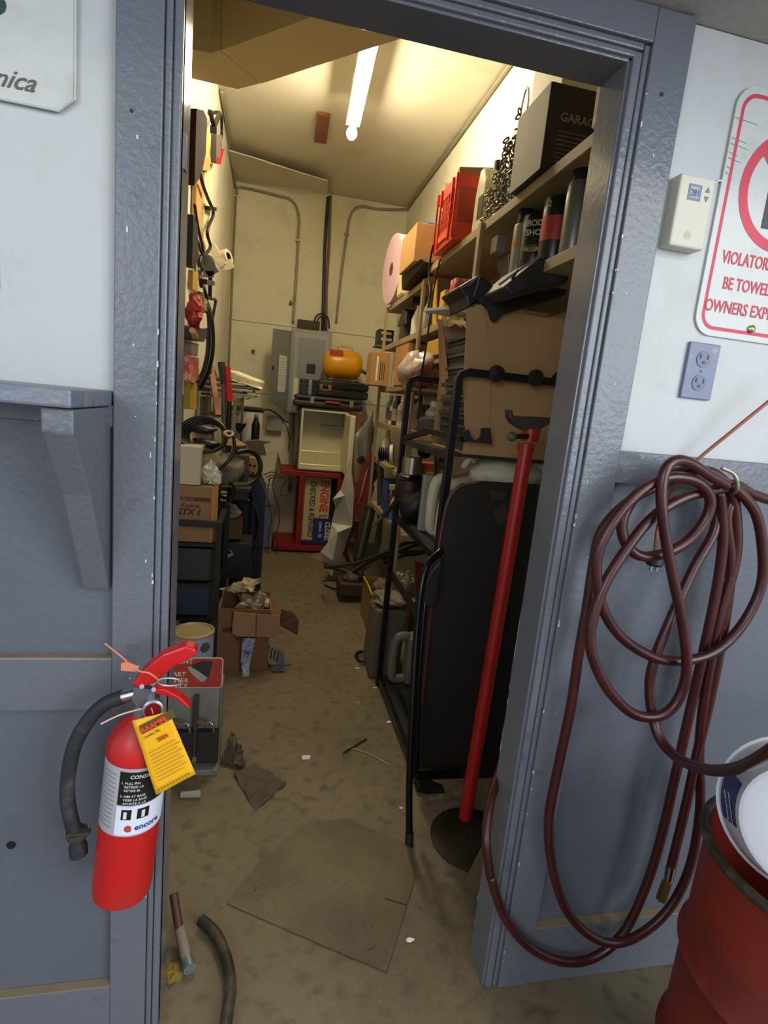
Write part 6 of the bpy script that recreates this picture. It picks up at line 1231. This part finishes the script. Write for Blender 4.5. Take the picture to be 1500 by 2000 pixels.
oc = thing('orange_case', 'orange and yellow plastic case behind the white motor oil jug', 'case', on(845, 925, y=1.42))
obj('shell', MB().prism(pl([(818, 903), (850, 905), (862, 915), (860, 935), (830, 930), (818, 925)], y=1.5), (0, .07, 0)), mat('#B5532A', .45), oc, bevel=.008)
obj('yellow_panel', fbox((832, 921), (846, 932), 1.492, .008), mat('#C9A92a', .5), oc)
one('grease_gun', 'brown metal part beside the orange case', 'part', MB().blob(on(866, 905, y=1.4), .035, .03, .03, .25, 5), mat('#54463c', .5, .3, .3))
one('black_sheet', 'grey black sheet metal piece with notch under the large cardboard box', 'sheet metal', MB().prism(pl([(905, 842), (916, 838), (922, 856), (930, 860), (938, 852), (940, 836), (958, 836), (962, 868), (908, 862)], y=.78), (0, .006, 0)), mat('#2e2c2a', .5, .3), bevel=.001)
one('steel_angle', 'dark grey angle bracket on the upper rack level', 'bracket', MB().bar(on(790, 856, y=1.3), on(838, 842, y=1.1), .02, .02).bar(on(838, 842, y=1.1), on(905, 858, y=.83), .03, .02), mat('#2a2a2a', .4, .4))
one('fan_blades', 'grey curved metal blade near the green disc', 'blade', MB().prism(pl([(815, 820), (850, 818), (880, 850), (850, 848), (812, 838)], y=1.48), (0, .02, 0)), mat('#62605a', .4, .4), bevel=.002)
gh = thing('grease_hose', 'dark hose with threaded brass tip poking out left of the rack', 'hose', on(720, 1030, y=1.6))
obj('hose', MB().tube([on(780, 970, y=1.47), on(765, 990, y=1.52), on(748, 1008, y=1.55)], .012, 8), HB, gh, smooth=True); obj('tip', MB().cyl(on(748, 1008, y=1.55), on(735, 1022, y=1.57), .010, .009, 10), mat('#6a6a3c', .4, .6), gh, smooth=A); obj('needle', MB().cyl(on(735, 1022, y=1.57), on(725, 1032, y=1.59), .005, .002, 8), mat('#6a6a3c', .4, .6), gh, smooth=A)
# floor level: yellow box, bags, red sheet, jug
yb2 = thing('yellow_carton', 'worn yellow cardboard box on the floor behind the rack', 'box', (.8, 2.1, 0))
ya, yb3 = on(706, 1210, y=2.35), on(745, 1150, y=2.35)
obj('carton', MB().box((.66, 2.105, 0), (.666, 2.45, .26)).box((.66, 2.10, 0), (.90, 2.105, .26)).box((.66, 2.45, 0), (.90, 2.455, .26)).box((.894, 2.105, 0), (.90, 2.45, .26)).box((.666, 2.105, 0), (.894, 2.45, .006)), mat('#96753a', .8, 0, .2, 10, .3, 30), yb2)
obj('top_rim', MB().tube([(.655, 2.105, .262), (.658, 2.25, .272), (.66, 2.45, .262)], .006, 6).tube([(.66, 2.10, .262), (.78, 2.098, .258), (.89, 2.10, .262)], .006, 6), mat('#B5983a', .7), yb2, stuff=True)
one('crumpled_paper', 'crumpled tan paper filling the yellow cardboard box', 'paper', MB().blob((.78, 2.28, .235), .09, .13, .05, .3, 14, 20, 10), mat('#6f5f46', .85, 0, .3, 10, .5, 25))
one('foil_bag', 'shiny crumpled foil bag between the yellow box and the red folder', 'bag', MB().blob(on(790, 1150, y=1.75), .07, .09, .09, .35, 17, 18, 14), mat('#6b6458', .25, .3, .4, 20, .6, 25))
one('red_board', 'dark red plastic board standing behind the folding chair', 'board', MB().prism(pl([(810, 1095), (830, 1100), (842, 1110), (838, 1200), (824, 1215), (813, 1190)], y=1.55), (0, .015, 0)), mat('#6d1818', .35, 0, .15))
sk = thing('paper_sack', 'grey dusty paper sack on the floor left of the rack foot', 'sack', (.62, 1.65, 0))
obj('sack', MB().prism([(.565, 1.56, 0), (.575, 1.82, 0), (.585, 1.82, .34), (.58, 1.58, .37)], (.16, .0, 0)), mat('#5f5848', .9, 0, .2, 12, .5, 40), sk, bevel=.015)
one('white_bag', 'crumpled dirty white bag with blue mark on top of the paper sack', 'bag', MB().blob((.68, 1.68, .40), .10, .10, .035, .3, 19, 20, 10), mat('#77705f', .7, 0, .25, 12, .5, 30))
gj = thing('grey_jug', 'beige grey plastic jug standing on the bottom pan of the rack', 'jug', (.75, 1.3, .06)); jug(gj, 1.38, .635, .90, .060, .30, mat('#6f6c5b', .5, 0, .1))
one('black_pan', 'shallow dark pan behind the beige jug on the rack bottom', 'pan', MB().box((.66, 1.0, .06), (.95, 1.3, .09)), BLKR, bevel=.01)
# folded chair, black table top, red stand
fc = thing('folding_chair', 'folded black steel chair with padded back leaning on the black rack', 'chair', (.55, .5, 0))
FCM = mat('#121214', .18, .4, .1)
tube1 = [on(800, 1650, y=.47)] + [on(a, b, y=c) for a, b, c in ((799, 1560, .49), (802, 1450, .52), (808, 1330, .56), (815, 1220, .60), (822, 1155, .62), (832, 1110, .64), (845, 1090, .66), (862, 1075, .68))]
obj('frame_tube', MB().tube(tube1, .0115, 12), FCM, fc, smooth=True)
obj('frame_tube', MB().tube([on(a, b, y=c) for a, b, c in ((812, 1500, .55), (815, 1400, .57), (820, 1290, .60), (828, 1200, .63), (834, 1140, .66))], .010, 10), FCM, fc, smooth=True)
obj('padded_back', MB().prism(pl([(838, 1118), (860, 1092), (866, 1100), (852, 1185), (842, 1190), (828, 1180), (828, 1140)], y=.63), (.015, .05, 0)), mat('#131313', .5, 0, .1), fc, bevel=.014, seg=3)
obj('foot', MB().cyl(on(800, 1625, y=.475), on(799, 1656, y=.465), .014, n=12), BLKR, fc, smooth=A)
obj('cross_bar', MB().bar(on(812, 1515, y=.58), on(900, 1512, y=.62), .02, .02), FCM, fc)
ttp = thing('table_leaf', 'tall rounded black panel with brown edge leaning behind the red stand', 'panel', (.7, .75, 0))
LT = [(828, 1500), (812, 1485), (820, 1380), (835, 1240), (848, 1120), (860, 1040), (872, 985), (884, 960), (905, 945), (940, 940), (1060, 948), (1050, 1020), (1000, 1300), (975, 1520), (900, 1520)]
obj('panel', MB().prism(pl(LT, y=.70), (0, .018, 0)), mat('#17150f', .55, 0, .1, 4, .1, 40), ttp)
P = pl([(824, 1380), (837, 1240), (850, 1120), (862, 1040), (873, 987), (885, 962), (906, 947), (940, 942)], y=.698)
obj('edge_band', MB().tube(P, .0045, 6, 4), mat('#5a2c20', .5), ttp, smooth=True)
obj('base_bar', MB().bar(on(815, 1530, y=.72), on(900, 1560, y=.72), .05, .03), BLKM, ttp)
p9 = on(975, 1015, y=.699)
obj('bracket_plate', MB().prism(pl([(955, 958), (990, 962), (985, 975), (960, 978)], y=.699), (0, -.003, 0)).prism(pl([(962, 995), (985, 980), (992, 1010), (980, 1028), (970, 1022)], y=.699), (0, -.003, 0)), mat('#3a352c', .5, .3), ttp)
js = thing('jack_stand', 'tall red steel under hoist jack stand with forked grey head', 'jack stand', (.74, .53, 0))
JR = mat('#9B1A15', .35, .1, .12, 6, .1, 60, '#4a1410', .5, 6)
jb, jt = on(912, 1590, y=.54), on(1027, 880, y=.56)
obj('tube', MB().cyl(on(905, 1615, y=.54), jt, .0225, n=24), JR, js, smooth=A)
obj('collar', MB().cyl(jt-Vector((0,0,.002)), jt+Vector((.0,0,.022)), .026, n=20).cyl(on(1034, 862, y=.56), on(1038, 838, y=.56), .026, .028, 16), JR, js, smooth=A)
obj('screw', MB().cyl(on(1036, 842, y=.56), on(1038, 822, y=.56), .014, n=14), BLKM, js, smooth=A)
obj('crank', MB().bar(on(1036, 852, y=.55), on(1000, 852, y=.53), .018, .014), BLKM, js)
obj('crank_knob', MB().lathe([(.001, 0), (.012, .003), (.015, .012), (.012, .022), (.001, .025)], on(992, 852, y=.53), (1, 0, 0), 16), mat('#6a6556', .4, .5), js, smooth=A)
obj('head', MB().prism(pl([(996, 800), (1002, 801), (1003, 812), (1078, 816), (1078, 826), (1052, 842), (1024, 840), (1004, 828), (996, 815)], y=.54), (0, .04, 0)), mat('#4b443c', .5, .5, .3, 20, .3, 40), js, bevel=.003)
obj('base_foot', MB().cyl(on(905, 1612, y=.54), on(903, 1625, y=.54), .03, n=20), BLKM, js, smooth=A)
bd = on(880, 1645, z=0)
obj('base_plate', MB().lathe([(.001, .0), (.14, .0), (.142, .006), (.13, .012), (.03, .03), (.001, .03)], (.735, .47, 0), (0,0,1), 40), mat('#2c2419', .6, .3, .3, 6, .2, 20), js, smooth=A)
one('cardboard_sheet', 'brown cardboard sheet leaning just behind the right door jamb', 'cardboard', MB().prism([(.64, .30, 0), (.80, .16, 0), (.80, .14, .62), (.72, .20, .50)], (.004, .004, 0)), mat('#5c4630', .85, 0, .15))
